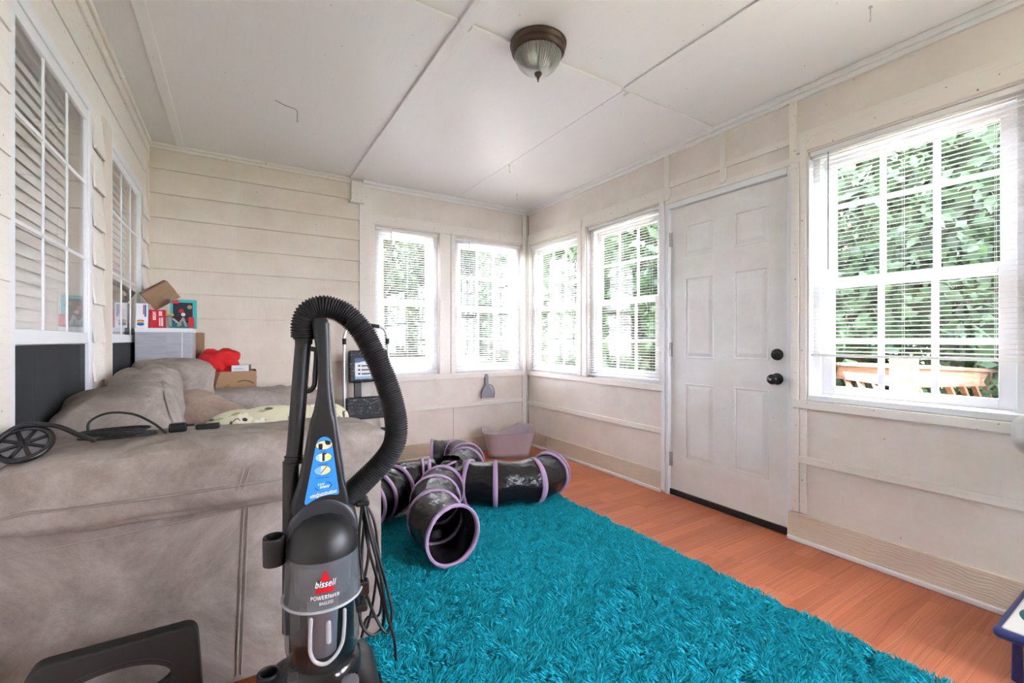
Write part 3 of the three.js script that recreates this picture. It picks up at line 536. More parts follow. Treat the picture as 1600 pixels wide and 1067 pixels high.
// ---------- vacuum cleaner ----------
{
  const t = thing('upright_vacuum', 'black upright bagless vacuum cleaner with blue sticker and grooved hose', 'vacuum', [0.168, 0, -1.128], -0.145);
  const X = (u) => (u - 503) * 0.00139, Y = (v) => 1.115 - (v - 530.8) * 0.001515;
  // handle
  const ol = [[490, 505], [494, 498], [503, 495.5], [512, 498], [516, 506], [518, 560], [519, 600], [523, 640], [528, 664], [534, 712], [540, 745], [543, 800], [462, 800], [470, 745], [477, 712], [486, 664], [494, 636], [499, 600], [498, 560]].map(([u, v]) => [X(u), Y(v)]);
  const hs = new THREE.Shape(); hs.moveTo(...ol[0]); hs.splineThru(ol.slice(1).map((p) => new THREE.Vector2(...p))); hs.closePath();
  mesh('handle', extrude(hs, 0.028, 0.009, 4, 60).translate(0, 0, -0.028), M.black, t);
  mesh('handle_trim', tube([[X(516), Y(506), -0.012], [X(520), Y(600), -0.012], [X(529), Y(664), -0.012], [X(541), Y(745), -0.012], [X(544), Y(795), -0.012]], 0.0035, 40, 6), M.greyPlastic, t);
  // blue sticker
  const st = new THREE.Shape(); const sp = (u, v) => [X(u), Y(v)];
  st.moveTo(...sp(479, 779)); st.lineTo(...sp(496, 694)); st.bezierCurveTo(...sp(499, 677), ...sp(519, 677), ...sp(522, 694)); st.lineTo(...sp(532.5, 769)); st.quadraticCurveTo(...sp(532.5, 773), ...sp(528, 773)); st.quadraticCurveTo(...sp(505, 769), ...sp(484, 782)); st.quadraticCurveTo(...sp(479, 784), ...sp(479, 779));
  const sg = new THREE.ShapeGeometry(st, 24), sb = { x0: X(479), x1: X(532.5), y0: Y(783), y1: Y(680) }, suv = sg.attributes.uv, spos = sg.attributes.position;
  for (let i = 0; i < suv.count; i++) suv.setXY(i, (spos.getX(i) - sb.x0) / (sb.x1 - sb.x0), (spos.getY(i) - sb.y0) / (sb.y1 - sb.y0));
  const stickTex = canvasTex(428, 824, (g, w, h) => {
    g.fillStyle = '#2f8fe8'; g.fillRect(0, 0, w, h);
    const PX = (u) => (u - 479) * 8, PY = (v) => (v - 680) * 8;
    [[509, 694, 13, 7], [508, 713, 13, 7], [506.5, 733, 13, 7.5]].forEach(([u, v, a, b], k) => {
      g.save(); g.beginPath(); g.ellipse(PX(u), PY(v), a * 8, b * 8, 0, 0, 7); g.fillStyle = ['#d8cf9e', '#dfe3c0', '#cfd9d6'][k]; g.fill(); g.clip();
      g.fillStyle = '#222'; if (k === 0) { g.fillRect(PX(u) - 70, PY(v) - 20, 50, 80); g.fillRect(PX(u) + 10, PY(v) - 60, 70, 60); g.fillStyle = '#e8d8c8'; g.beginPath(); g.moveTo(PX(u) - 30, PY(v) + 60); g.lineTo(PX(u) + 10, PY(v) - 30); g.lineTo(PX(u) + 60, PY(v) + 60); g.fill(); }
      if (k === 1) { g.fillStyle = '#9cc9e8'; g.fillRect(PX(u) - 110, PY(v) - 30, 60, 90); g.fillStyle = '#e8e070'; g.fillRect(PX(u) + 30, PY(v) - 20, 80, 50); g.fillStyle = '#2a2530'; g.fillRect(PX(u) - 16, PY(v) - 56, 32, 100); g.fillRect(PX(u) - 4, PY(v) - 56, 40, 22); }
      if (k === 2) { g.fillStyle = '#7fb8ea'; g.fillRect(PX(u) - 110, PY(v) - 60, 90, 120); g.fillStyle = '#e0d8a0'; g.fillRect(PX(u) + 20, PY(v) - 60, 90, 120); g.strokeStyle = '#222'; g.lineWidth = 9; g.beginPath(); g.moveTo(PX(u) - 20, PY(v) + 34); g.lineTo(PX(u) + 50, PY(v) - 44); g.stroke(); }
      g.restore(); g.strokeStyle = '#1c2a3c'; g.lineWidth = 5; g.beginPath(); g.ellipse(PX(u), PY(v), a * 8, b * 8, 0, 0, 7); g.stroke();
    });
    g.fillStyle = '#10243c'; g.font = 'bold 22px sans-serif'; g.textAlign = 'center'; g.fillText('Handle', PX(508), PY(704.5)); g.fillText('Lightweight', PX(507.5), PY(724.5)); g.fillText('On-Board Tools', PX(506.5), PY(745));
    g.save(); g.translate(PX(507), PY(757)); g.rotate(-0.1); g.font = 'italic bold 40px sans-serif'; g.fillStyle = '#f0e83a'; g.fillText('Easy', -20, -12); g.fillStyle = '#fff'; g.fillText('Empty', 20, 26); g.strokeStyle = '#1b2f5c'; g.lineWidth = 9; g.beginPath(); g.ellipse(6, 4, 100, 46, 0, -1.2, 0.9); g.stroke(); g.beginPath(); g.ellipse(6, 4, 100, 46, 0, 2.2, 3.3); g.stroke(); g.restore();
    g.save(); g.translate(PX(508), PY(771)); g.rotate(-0.12); g.font = 'italic bold 34px sans-serif'; g.strokeStyle = '#fff'; g.lineWidth = 9; g.strokeText('with Washable Filters', 0, 0, 330); g.fillStyle = '#14233c'; g.fillText('with Washable Filters', 0, 0, 330); g.restore();
  }, { wrap: false });
  mesh('sticker', sg.translate(0, 0, 0.0098), std({ map: stickTex, roughness: 0.35 }), t).userData.label = 'blue feature sticker with three oval pictures';
  // wand on the left
  const wand = mesh('wand', mergeGeometries([new THREE.CylinderGeometry(0.0175, 0.0185, Y(720) - Y(905) + 0.12, 28).translate(0, 0, 0).rotateZ(0.0).translate(X(457), (Y(905) + Y(720)) / 2 - 0.06, -0.03), tube([[X(477), Y(525), -0.03], [X(462), Y(716), -0.03]], 0.0178, 8, 28)]), M.black, t);
  mesh('collar', mergeGeometries([0, 1, 2].map((k) => new THREE.TorusGeometry(0.0185, 0.0022, 8, 28).rotateX(Math.PI / 2).translate(X(461.5), Y(713 + k * 5), -0.03))), M.rubber, wand);
  mesh('hook_loop', tube([[X(486), Y(545), -0.028], [X(496), Y(547), -0.022], [X(497), Y(552), -0.02], [X(495), Y(585), -0.02], [X(493), Y(604), -0.022], [X(487), Y(611), -0.026], [X(476), Y(612), -0.03]], 0.0058, 40, 8), M.black, t);
  // ribbed hose
  const hp = [[477, 526], [477, 506], [484, 489], [497, 481], [513, 479], [540.6, 488], [568.7, 514], [591, 552], [611, 597], [625, 640], [631, 679], [626, 709], [608, 734], [585, 755], [562, 775], [548, 788]].map(([u, v], i) => [X(u), Y(v), -0.03 + 0.02 * Math.sin(i / 15 * Math.PI)]);
  const hc = curve(hp), hg = new THREE.TubeGeometry(hc, 620, 0.0265, 24), hpos = hg.attributes.position, hn = hg.attributes.normal;
  const turns = 124; for (let i = 0; i <= 620; i++) for (let j = 0; j <= 24; j++) { const k = i * 25 + j, d = 0.0024 * Math.cos(i / 620 * turns * TAU); hpos.setXYZ(k, hpos.getX(k) + hn.getX(k) * d, hpos.getY(k) + hn.getY(k) * d, hpos.getZ(k) + hn.getZ(k) * d); }
  hg.computeVertexNormals();
  mesh('hose', hg, M.rubber, t);
  mesh('hose_cuff', mergeGeometries([new THREE.CylinderGeometry(0.021, 0.019, 0.03, 28).translate(X(477), Y(528), -0.03), ...[0, 1, 2].map((k) => new THREE.TorusGeometry(0.0215, 0.002, 8, 28).rotateX(Math.PI / 2).translate(X(477), Y(519 + k * 5), -0.03))]), M.rubber, t);
  // head: arch hood and dome
  const arch = new THREE.Shape(); arch.absarc(0, 0, 0.079, -0.35, Math.PI + 0.35, false); arch.closePath();
  mesh('hood', extrude(arch, 0.07, 0.012, 4, 40).translate(0.006, 0.665, -0.07), M.slate, t);
  mesh('back_spine', rb(-0.07, 0.08, 0.12, 0.67, -0.10, -0.045, 0.02, 4), M.black, t);
  mesh('dome', lathe([[0.0785, 0], [0.079, 0.012], [0.074, 0.036], [0.063, 0.058], [0.044, 0.076], [0.022, 0.085], [0, 0.087]].reverse(), 48).scale(1, 1, 1).translate(0.006, 0.622, 0.0), M.black, t);
  const cupUp = mesh('filter_cup', lathe([[0.078, 0.622], [0.081, 0.58], [0.083, 0.535], [0.087, 0.522]].reverse(), 48).translate(0.006, 0, 0), M.smoke, t);
  mesh('filter_core', lathe([[0, 0.53], [0.06, 0.53], [0.066, 0.62], [0, 0.62]], 40).translate(0.006, 0, 0), M.greyPlastic, cupUp);
  mesh('cup_rim', new THREE.TorusGeometry(0.086, 0.0035, 10, 64).rotateX(Math.PI / 2).translate(0.006, 0.52, 0), M.frost, t);
  const cup = mesh('dirt_cup', lathe([[0.084, 0.52], [0.083, 0.45], [0.081, 0.41], [0.074, 0.38], [0.066, 0.372], [0, 0.372]].reverse(), 56).translate(0.006, 0, 0), M.clear, t);
  const on = (a, y, r = 0.0845) => [0.006 + r * Math.sin(a), y, r * Math.cos(a)];
  mesh('cup_handle', tube([on(-0.3, 0.505), on(-0.32, 0.46), on(-0.3, 0.43), on(-0.18, 0.412), on(0.05, 0.404), on(0.3, 0.414), on(0.48, 0.435), on(0.54, 0.47), on(0.55, 0.505)], 0.0042, 60, 8), M.frost, cup);
  mesh('cup_grip', tube([on(0.12, 0.49, 0.083), on(0.13, 0.45, 0.083)], 0.006, 6, 10), M.frost, cup);
  mesh('inner_column', lathe([[0.03, 0.375], [0.036, 0.52]], 28).translate(0.006, 0, -0.01), M.greyPlastic, cup);
  mesh('lower_ring', lathe([[0.07, 0.376], [0.083, 0.368], [0.086, 0.345], [0.084, 0.33], [0.06, 0.33]], 48).translate(0.006, 0, 0), M.clear, t);
  mesh('motor_housing', cushion(0.26, 0.25, 0.22, { e1: 0.4, e2: 0.4, amp: 0 }).translate(0.005, 0.205, -0.02), M.black, t);
  mesh('brush_head', rb(-0.18, 0.185, 0.012, 0.11, -0.06, 0.20, 0.03, 5), M.black, t);
  mesh('bumper', rb(-0.184, 0.189, 0.03, 0.05, -0.055, 0.206, 0.009, 3), M.greyPlastic, t);
  for (const s of [-1, 1]) mesh('wheel', cyl(0.05, 0.05, 0.03, s * 0.14, 0.05, -0.075, 28).applyMatrix4(new THREE.Matrix4()).translate(0, 0, 0), M.rubber, t);
  mesh('height_knob', mergeGeometries([cyl(0.017, 0.017, 0.03, 0, 0, 0, 28), ...Array.from({ length: 14 }, (_, k) => new THREE.CylinderGeometry(0.002, 0.002, 0.03, 6).translate(0.017 * Math.cos(k * TAU / 14), 0, 0.017 * Math.sin(k * TAU / 14)))]).translate(0.062, 0.333, 0.075), M.greyPlastic, t);
  // tool holder cups on the left
  for (const [u, y] of [[434, 0.636], [425, 0.33]]) {
    mesh('tool_holder', mergeGeometries([lathe([[0.0165, -0.03], [0.0165, 0.032], [0.0225, 0.033], [0.024, 0.028], [0.023, -0.03], [0.0165, -0.03]], 32), bx(0.018, 0.06, -0.02, 0.02, -0.012, 0.004)].map((g) => { g = g.index ? g.toNonIndexed() : g; return g; })).translate(X(u), y, 0.0), M.black, t);
  }
  // decals on the smoky cup
  const logoTex = (alpha) => canvasTex(1024, 640, (g, w, h) => {
    g.fillStyle = alpha ? '#000' : '#888'; g.fillRect(0, 0, w, h); const col = (c) => (alpha ? '#fff' : c);
    g.fillStyle = col('#d4001c'); g.beginPath(); g.moveTo(500, 40); g.lineTo(600, 210); g.lineTo(400, 210); g.fill(); g.beginPath(); g.moveTo(345, 310); g.lineTo(655, 310); g.lineTo(690, 385); g.lineTo(310, 385); g.fill();
    g.fillStyle = col('#e6e8ea'); g.textAlign = 'center'; g.font = 'italic bold 130px sans-serif'; g.fillText('bissell', 500, 300, 480);
    g.font = 'bold 92px sans-serif'; g.fillText('POWERforce', 500, 490, 640); g.font = '66px sans-serif'; g.fillText('BAGLESS', 520, 575, 340);
  }, { srgb: !alpha, wrap: false });
  const dg = new THREE.CylinderGeometry(0.0815, 0.085, 0.088, 24, 1, true, -0.62, 1.36).translate(0.006, 0.569, 0);
  mesh('logo', dg, std({ map: logoTex(false), alphaMap: logoTex(true), transparent: true, roughness: 0.4 }), cupUp);
  // cord bundle on the right
  const P = (u, v, z) => [X(u), Y(v), z];
  const cords = [
    [P(572, 800, -0.02), P(566, 860, -0.01), P(575, 930, 0), P(594, 985, 0), P(612, 1010, 0.01), P(622, 985, 0), P(616, 950, -0.01), P(600, 890, -0.02), P(580, 815, -0.03)],
    [P(578, 797, -0.03), P(590, 860, -0.02), P(597, 900, -0.02), P(590, 960, -0.01), P(576, 1000, 0), P(568, 985, 0), P(572, 930, 0), P(582, 880, -0.01), P(576, 800, -0.02)],
    [P(570, 798, -0.03), P(582, 870, -0.01), P(598, 930, 0), P(608, 980, 0), P(604, 1004, 0), P(588, 1008, 0.01), P(572, 992, 0.01), P(564, 960, 0)],
    [P(573, 795, -0.02), P(585, 850, 0), P(600, 910, 0.01), P(614, 985, 0.01), P(624, 1020, 0.01), P(629, 1062, 0)],
    [P(575, 796, -0.04), P(592, 830, -0.03), P(600, 880, -0.03), P(606, 940, -0.03), P(600, 990, -0.02), P(580, 985, -0.01), P(570, 1010, 0)],
    [P(578, 812, -0.03), P(572, 870, -0.02), P(570, 910, 0), P(571, 918, 0.005)],
  ];
  for (const c of cords) mesh('cord', tube(c, 0.0036, 70, 6), M.black, t);
  mesh('plug', mergeGeometries([rb(-0.014, 0.012, -0.022, 0.012, -0.012, 0.012, 0.005), bx(-0.006, -0.003, -0.036, -0.022, -0.001, 0.001), bx(0.003, 0.006, -0.036, -0.022, -0.001, 0.001)]).translate(X(573), Y(924), 0.006), M.blackGloss, t);
  mesh('cord_hook', rb(X(560), X(584), Y(801), Y(793), -0.05, 0.0, 0.005), M.black, t); mesh('cord_hook', rb(X(560), X(580), Y(968), Y(955), -0.06, 0.01, 0.006), M.black, t);
}

// ---------- play tunnel ----------
{
  const t = thing('play_tunnel', 'black crinkle four-way pet tunnel with lavender bands on the rug', 'pet tunnel', [0, 0, 0]);
  const R = 0.142, y = 0.176, hub = [1.20, y - 0.01, -2.74];
  const arms = [
    [[1.13, y - 0.01, -2.66], [1.02, y, -2.50], [0.92, y, -2.28], [0.87, y, -2.10], [0.885, y, -1.95]],
    [[1.28, y, -2.66], [1.42, y, -2.54], [1.58, y, -2.47], [1.74, y, -2.45], [1.90, y + 0.01, -2.52]],
    [[1.27, y, -2.83], [1.42, y, -2.95], [1.50, y, -3.10], [1.46, y, -3.26], [1.31, y, -3.33]],
    [[1.12, y, -2.79], [0.99, y, -2.82], [0.86, y, -2.76], [0.73, y, -2.68], [0.62, y, -2.60]],
  ];
  arms.forEach((a, k) => {
    const c = curve(a), arm = mesh('tube', sweep(c, 0, 1, (s) => R - 0.012 * Math.sin(s * Math.PI * 3) ** 2, { seg: 46, round: 56, crumple: 0.016, seed: k * 7 + 2 }), M.nylon, t);
    for (const s of [[0.06, 0.33, 0.66, 0.992], [0.05, 0.30, 0.68, 0.93, 0.992], [0.3, 0.5, 0.75, 0.992], [0.06, 0.14, 0.5, 0.8, 0.992]][k]) mesh('band', sweep(c, Math.max(0, s - 0.018), Math.min(1, s + 0.018), () => R + 0.006, { seg: 2, round: 56, thick: 0.014 }), M.lavender, arm);
  });
  mesh('hub', cushion(0.36, 0.24, 0.36, { e1: 0.7, e2: 0.8, amp: 0.03, freq: 9, seed: 3, seg: 64 }).translate(hub[0], 0.165, hub[2]), M.nylon, t);
  mesh('peephole_rim', new THREE.TorusGeometry(0.05, 0.006, 8, 36).rotateX(Math.PI / 2 - 0.3).rotateZ(0.2).translate(hub[0], 0.288, hub[2] + 0.01), M.lavender, t);
}

// ---------- litter pan and dustpan ----------
{
  const t = thing('litter_pan', 'mauve grey plastic litter pan with a high cut-out rim in the room corner', 'litter pan', [2.235, 0, -3.66], -0.45);
  const nA = 72, prof = [], top = (a) => { const c = Math.cos(a), s = Math.sin(a); return 0.235 - 0.085 * Math.max(0, Math.min(1, (-(s) - 0.55) * 5)) * Math.max(0, Math.min(1, 1 - Math.abs(c + 0.25) * 2.6)) + (s < 0 && c > 0.1 ? 0.028 : 0); };
  const rr = (a, w, d) => { const c = Math.cos(a), s = Math.sin(a), e = 0.5; return [w * Math.sign(c) * Math.abs(c) ** e, d * Math.sign(s) * Math.abs(s) ** e]; };
  const levels = [[0, 0.0, 0.0, 0], [0, 1, 1, 0.0], [0.22, 1, 1, 1], [0.30, 1.03, 1.03, 1], [1, 1.22, 1.22, 1], [1.0, 1.27, 1.27, 1], [1.03, 1.28, 1.28, 1], [1.045, 1.25, 1.25, 1], [1.03, 1.20, 1.20, 1], [0.3, 1.0, 1.0, 1], [0.06, 0.95, 0.95, 1], [0.06, 0, 0, 1]];
  const pos = [], idx = [];
  for (const [h, w, d] of levels) for (let j = 0; j < nA; j++) { const a = j / nA * TAU, [x, z] = rr(a, 0.2 * w, 0.135 * d); pos.push(x, h * top(a), z); }
  for (let i = 0; i < levels.length - 1; i++) for (let j = 0; j < nA; j++) { const a = i * nA + j, b = i * nA + (j + 1) % nA; idx.push(a, a + nA, b, b, a + nA, b + nA); }
  const g = new THREE.BufferGeometry(); g.setAttribute('position', new THREE.Float32BufferAttribute(pos, 3)); g.setIndex(idx); g.computeVertexNormals(); g.setAttribute('uv', new THREE.Float32BufferAttribute(new Float32Array(pos.length / 3 * 2), 2));
  mesh('tub', g, new THREE.MeshStandardMaterial({ color: lin(0.50, 0.42, 0.46), roughness: 0.5, side: THREE.DoubleSide }), t);
  const d = thing('dustpan', 'grey plastic dustpan hanging under the sun-glared window', 'dustpan', [2.155, 0.63, ZB + 0.018]);
  const hd = new THREE.Shape(); hd.moveTo(-0.02, 0.13); hd.quadraticCurveTo(0, 0.155, 0.02, 0.13); hd.lineTo(0.018, 0.02); hd.lineTo(-0.018, 0.02); hd.closePath(); const hole = new THREE.Path(); hole.absellipse(0, 0.125, 0.006, 0.012, 0, TAU, true); hd.holes.push(hole);
  const hnd = mesh('handle', extrude(hd, 0.012, 0.004, 2).translate(0, 0, -0.004), M.pinkGrey, d); hnd.rotation.z = 0.06;
  const pan = new THREE.Shape(); pan.moveTo(-0.06, -0.10); pan.lineTo(-0.065, -0.04); pan.quadraticCurveTo(-0.03, 0.03, 0.0, 0.03); pan.quadraticCurveTo(0.04, 0.02, 0.068, -0.04); pan.lineTo(0.075, -0.10); pan.closePath();
  mesh('scoop', extrude(pan, 0.006, 0.003, 2).translate(0, 0, 0), M.pinkGrey, d);
  mesh('rim', tube([[-0.066, -0.10, 0.01], [-0.067, -0.04, 0.028], [-0.035, 0.02, 0.036], [0, 0.033, 0.036], [0.04, 0.018, 0.036], [0.07, -0.04, 0.028], [0.077, -0.10, 0.01]], 0.007, 50, 8), M.pinkGrey, d);
  mesh('hanging_nail', cyl(0.002, 0.002, 0.03, 0, 0, 0, 8).rotateX(Math.PI / 2).translate(-0.008, 0.125, 0.002), M.metal, d);
}

// ---------- step ladder ----------
{
  const t = thing('step_ladder', 'folded grey step ladder with paint-splattered black treads leaning at the siding', 'ladder', [0.93, 0, -3.80]);
  t.rotation.x = -0.06;
  const rail = (s) => tube([[s * 0.19, 0.02, 0.06], [s * 0.185, 0.6, 0.05], [s * 0.18, 1.05, 0.045], [s * 0.175, 1.15, 0.045], [s * 0.14, 1.215, 0.045], [s * 0.06, 1.235, 0.045], [0, 1.237, 0.045]], 0.0125, 70, 10);
  mesh('front_rail', rail(-1), M.metal, t); mesh('front_rail', rail(1), M.metal, t);
  for (const s of [-1, 1]) { mesh('rear_leg', tube([[s * 0.165, 0.02, 0.0], [s * 0.165, 0.75, 0.01], [s * 0.165, 0.98, 0.03]], 0.011, 20, 8), M.metal, t); mesh('rubber_foot', cyl(0.017, 0.019, 0.03, s * 0.19, 0.015, 0.06, 14), M.rubber, t); mesh('rubber_foot', cyl(0.015, 0.017, 0.03, s * 0.165, 0.015, 0.0, 14), M.rubber, t); mesh('grip_sleeve', cyl(0.016, 0.016, 0.05, s * 0.1775, 1.10, 0.045, 14), M.rubber, t); }
  mesh('grip_sleeve', tube([[0.045, 1.237, 0.045], [0.10, 1.229, 0.045]], 0.0155, 8, 10), M.rubber, t);
  const stk = canvasTex(512, 400, (g, w, h) => {
    g.fillStyle = '#cfd6da'; g.fillRect(0, 0, w, h); g.fillStyle = '#1f4f7e'; g.beginPath(); g.moveTo(0, 0); g.lineTo(w, 0); g.lineTo(w, 60); g.quadraticCurveTo(260, 20, 0, 110); g.fill(); g.fillStyle = '#7fb0cc'; g.fillRect(0, 330, w, 70); g.fillStyle = '#dfe5e8'; g.fillRect(10, 90, 470, 260);
    g.fillStyle = '#222'; for (let k = 0; k < 3; k++) { g.beginPath(); g.ellipse(70, 150 + k * 75, 22, 18, 0, 0, 7); g.fill(); g.fillRect(110, 138 + k * 75, 190, 24); g.fillRect(110, 168 + k * 75, 120, 6); } g.fillStyle = '#2d6a94'; g.beginPath(); g.ellipse(430, 250, 60, 90, 0.3, 0, 7); g.fill();
    const r = rng(4); g.fillStyle = '#eee'; for (let i = 0; i < 160; i++) g.fillRect(r() * w, r() * h, 1 + r() * 10, 1 + r() * 4);
  }, { wrap: false });
  const tray = mesh('platform', rb(-0.155, 0.165, 0.76, 1.025, 0.055, 0.095, 0.018, 3), M.splat, t);
  mesh('label', new THREE.PlaneGeometry(0.245, 0.175).translate(0.015, 0.875, 0.0955), std({ map: stk, roughness: 0.4 }), tray).userData.label = 'worn blue and white instruction label';
  mesh('latch', rb(-0.055, 0.045, 0.975, 1.02, 0.09, 0.105, 0.006, 2), M.black, tray);
  mesh('tread', rb(-0.175, 0.185, 0.455, 0.64, 0.055, 0.09, 0.014, 3), M.splat, t);
  mesh('tread', rb(-0.175, 0.185, 0.20, 0.375, 0.055, 0.09, 0.014, 3), M.splat, t);
  mesh('hinge_block', rb(-0.11, -0.05, 0.64, 0.76, 0.045, 0.07, 0.006), M.black, t);
}

// ---------- cartons and packages by the siding ----------
function face(w, h, draw, k = 900) { return std({ map: canvasTex(Math.round(w * k), Math.round(h * k), draw, { wrap: false }), roughness: 0.5 }); }
{
  const big = thing('tall_carton', 'tall pale grey carton standing in the siding corner', 'carton', [-0.36, 0, -3.52]);
  mesh('body', rb(-0.148, 0.125, 0, 1.18, -0.17, 0.14, 0.004), M.paleCard, big); mesh('tape', bx(0.075, 0.079, 0.7, 1.172, 0.1402, 0.1412), M.paper, big); mesh('lid', rb(-0.15, 0.127, 1.16, 1.186, -0.172, 0.1425, 0.003), M.paper, big);
  const c2 = thing('brown_carton', 'narrow brown carton standing behind the pale grey one', 'carton', [-0.30, 0, -3.83]);
  mesh('body', rb(-0.19, 0.10, 0, 1.165, -0.10, 0.10, 0.003), M.card, c2); mesh('tape', bx(-0.06, -0.01, 1.165, 1.1664, -0.1, 0.1), M.paleCard, c2);
  const Y0 = 1.1865;
  const b1 = thing('white_box', 'white box with a colourful striped ball print on the pale grey carton', 'box', [-0.483, Y0, -3.50]);
  mesh('body', rb(-0.028, 0.028, 0, 0.148, -0.06, 0.06, 0.002), M.paper, b1);
  mesh('print', new THREE.PlaneGeometry(0.054, 0.145).translate(0, 0.074, 0.0606), face(0.2, 0.53, (g, w, h) => { g.fillStyle = '#e6e8ea'; g.fillRect(0, 0, w, h); g.fillStyle = '#2b5c9e'; g.fillRect(w * 0.72, h * 0.05, w * 0.16, h * 0.5); g.fillStyle = '#c33a3a'; g.fillRect(w * 0.6, h * 0.05, w * 0.1, h * 0.4); [['#e05a3a', 0], ['#e8b83a', 1], ['#3a8fc8', 2], ['#2a4f8a', 3]].forEach(([c, k]) => { g.fillStyle = c; g.beginPath(); g.ellipse(w * 0.38, h * (0.72 + k * 0.05), w * 0.32, h * 0.05, 0, 0, 7); g.fill(); }); }), b1);
  const b2 = thing('red_box', 'small red box lettered BRIGHT on the pale grey carton', 'box', [-0.412, Y0, -3.49]);
  mesh('body', rb(-0.038, 0.038, 0, 0.112, -0.035, 0.035, 0.002), M.red, b2);
  mesh('print', new THREE.PlaneGeometry(0.074, 0.108).translate(0, 0.056, 0.0356), face(0.4, 0.58, (g, w, h) => { g.fillStyle = '#c8102a'; g.fillRect(0, 0, w, h); g.fillStyle = '#fff'; g.save(); g.translate(w * 0.42, h * 0.56); g.rotate(-Math.PI / 2); g.font = `bold ${w * 0.3}px sans-serif`; g.fillText('BRIGHT', 0, 0, h * 0.48); g.restore(); g.save(); g.translate(w * 0.82, h * 0.34); g.rotate(-Math.PI / 2); g.font = `bold ${w * 0.32}px sans-serif`; g.fillText('300', 0, 0, h * 0.28); g.restore(); for (let k = 0; k < 3; k++) g.fillRect(w * (0.62 + k * 0.1), h * 0.42, w * 0.05, h * 0.48); }), b2);
  const b3 = thing('tilted_carton', 'open brown carton tipped over behind the red box', 'carton', [-0.415, 1.40, -3.60]);
  b3.rotation.set(0.12, 0.2, 0.62);
  mesh('body', rb(-0.078, 0.078, -0.062, 0.062, -0.055, 0.055, 0.003), M.card, b3); mesh('flap', rb(-0.076, 0.076, 0.063, 0.066, -0.05, 0.02, 0.001), M.card, b3); mesh('flap', rb(0.079, 0.082, -0.02, 0.055, -0.05, 0.03, 0.001), M.card, b3);
  const b4 = thing('teal_box', 'teal gift box with a dark picture window and red tag', 'box', [-0.285, Y0, -3.50]);
  mesh('body', rb(-0.066, 0.066, 0, 0.182, -0.045, 0.03, 0.002), M.teal, b4);
  mesh('picture', new THREE.PlaneGeometry(0.10, 0.125).translate(-0.002, 0.10, 0.0306), face(0.4, 0.5, (g, w, h) => { g.fillStyle = '#1b1a26'; g.fillRect(0, 0, w, h); g.fillStyle = '#b08a66'; g.beginPath(); g.ellipse(w * 0.85, h * 0.22, w * 0.13, h * 0.1, 0, 0, 7); g.fill(); g.fillStyle = '#c2182c'; g.beginPath(); g.ellipse(w * 0.42, h * 0.42, w * 0.13, h * 0.1, 0, 0, 7); g.fill(); g.fillStyle = '#d9d6d2'; g.beginPath(); g.ellipse(w * 0.52, h * 0.6, w * 0.11, h * 0.09, 0, 0, 7); g.fill(); g.fillStyle = '#a01428'; g.fillRect(w * 0.2, h * 0.8, w * 0.6, h * 0.12); }), b4);
  mesh('tag', rb(-0.062, -0.022, 0.156, 0.178, 0.0305, 0.034, 0.002).rotateZ(0.0), M.red, b4);
  const b5 = thing('clear_package', 'clear plastic package with yellow top beside the red box', 'package', [-0.352, Y0, -3.475]);
  mesh('shell', rb(-0.018, 0.018, 0, 0.082, -0.03, 0.03, 0.004), M.clear, b5); mesh('header_card', rb(-0.019, 0.019, 0.076, 0.09, -0.031, 0.031, 0.002), std({ color: lin(0.62, 0.36, 0.08), roughness: 0.6 }), b5); mesh('contents', cushion(0.024, 0.06, 0.03, { amp: 0.006, freq: 30, seg: 20 }).translate(0, 0.035, 0), M.silver, b5);
  const b6 = thing('hardware_bag', 'clear bag of grey metal parts with a red label before the teal box', 'bag', [-0.283, Y0, -3.43]);
  mesh('shell', cushion(0.115, 0.075, 0.05, { e1: 0.5, e2: 0.5, amp: 0.006, freq: 20, seg: 32 }).translate(0, 0.037, 0), M.clear, b6);
  for (const [x, a] of [[-0.03, 0.8], [-0.012, -0.5], [0.008, 0.3]]) { const p = mesh('metal_part', rb(-0.006, 0.006, -0.03, 0.03, -0.003, 0.003, 0.002), M.silver, b6); p.position.set(x, 0.038, 0.004); p.rotation.z = a; }
  mesh('label', rb(0.03, 0.058, 0.004, 0.07, 0.018, 0.0265, 0.002), M.red, b6);
  // carton with a red cloth
  const c4 = thing('support_carton', 'plain brown carton under the smile-marked carton, behind the far sofa arm', 'carton', [-0.05, 0, -3.58]);
  mesh('body', rb(-0.17, 0.18, 0, 0.70, -0.15, 0.14, 0.003), M.card, c4);
  const c3 = thing('open_carton', 'open brown shipping carton with a printed smile, behind the far sofa arm', 'carton', [-0.06, 0.701, -3.58]);
  const wall2 = (a, b, c, d, e, f, n = 'wall') => mesh(n, rb(a, b, c, d, e, f, 0.001, 1), M.card, c3);
  wall2(-0.175, 0.175, 0, 0.004, -0.13, 0.13, 'bottom'); wall2(-0.175, 0.175, 0, 0.205, 0.126, 0.13); wall2(-0.175, 0.175, 0, 0.205, -0.13, -0.126); wall2(-0.175, -0.171, 0, 0.205, -0.126, 0.126); wall2(0.171, 0.175, 0, 0.205, -0.126, 0.126);
  const fl = wall2(-0.02, 0.15, 0.2, 0.235, -0.13, -0.127, 'flap'); fl.rotation.x = 0;
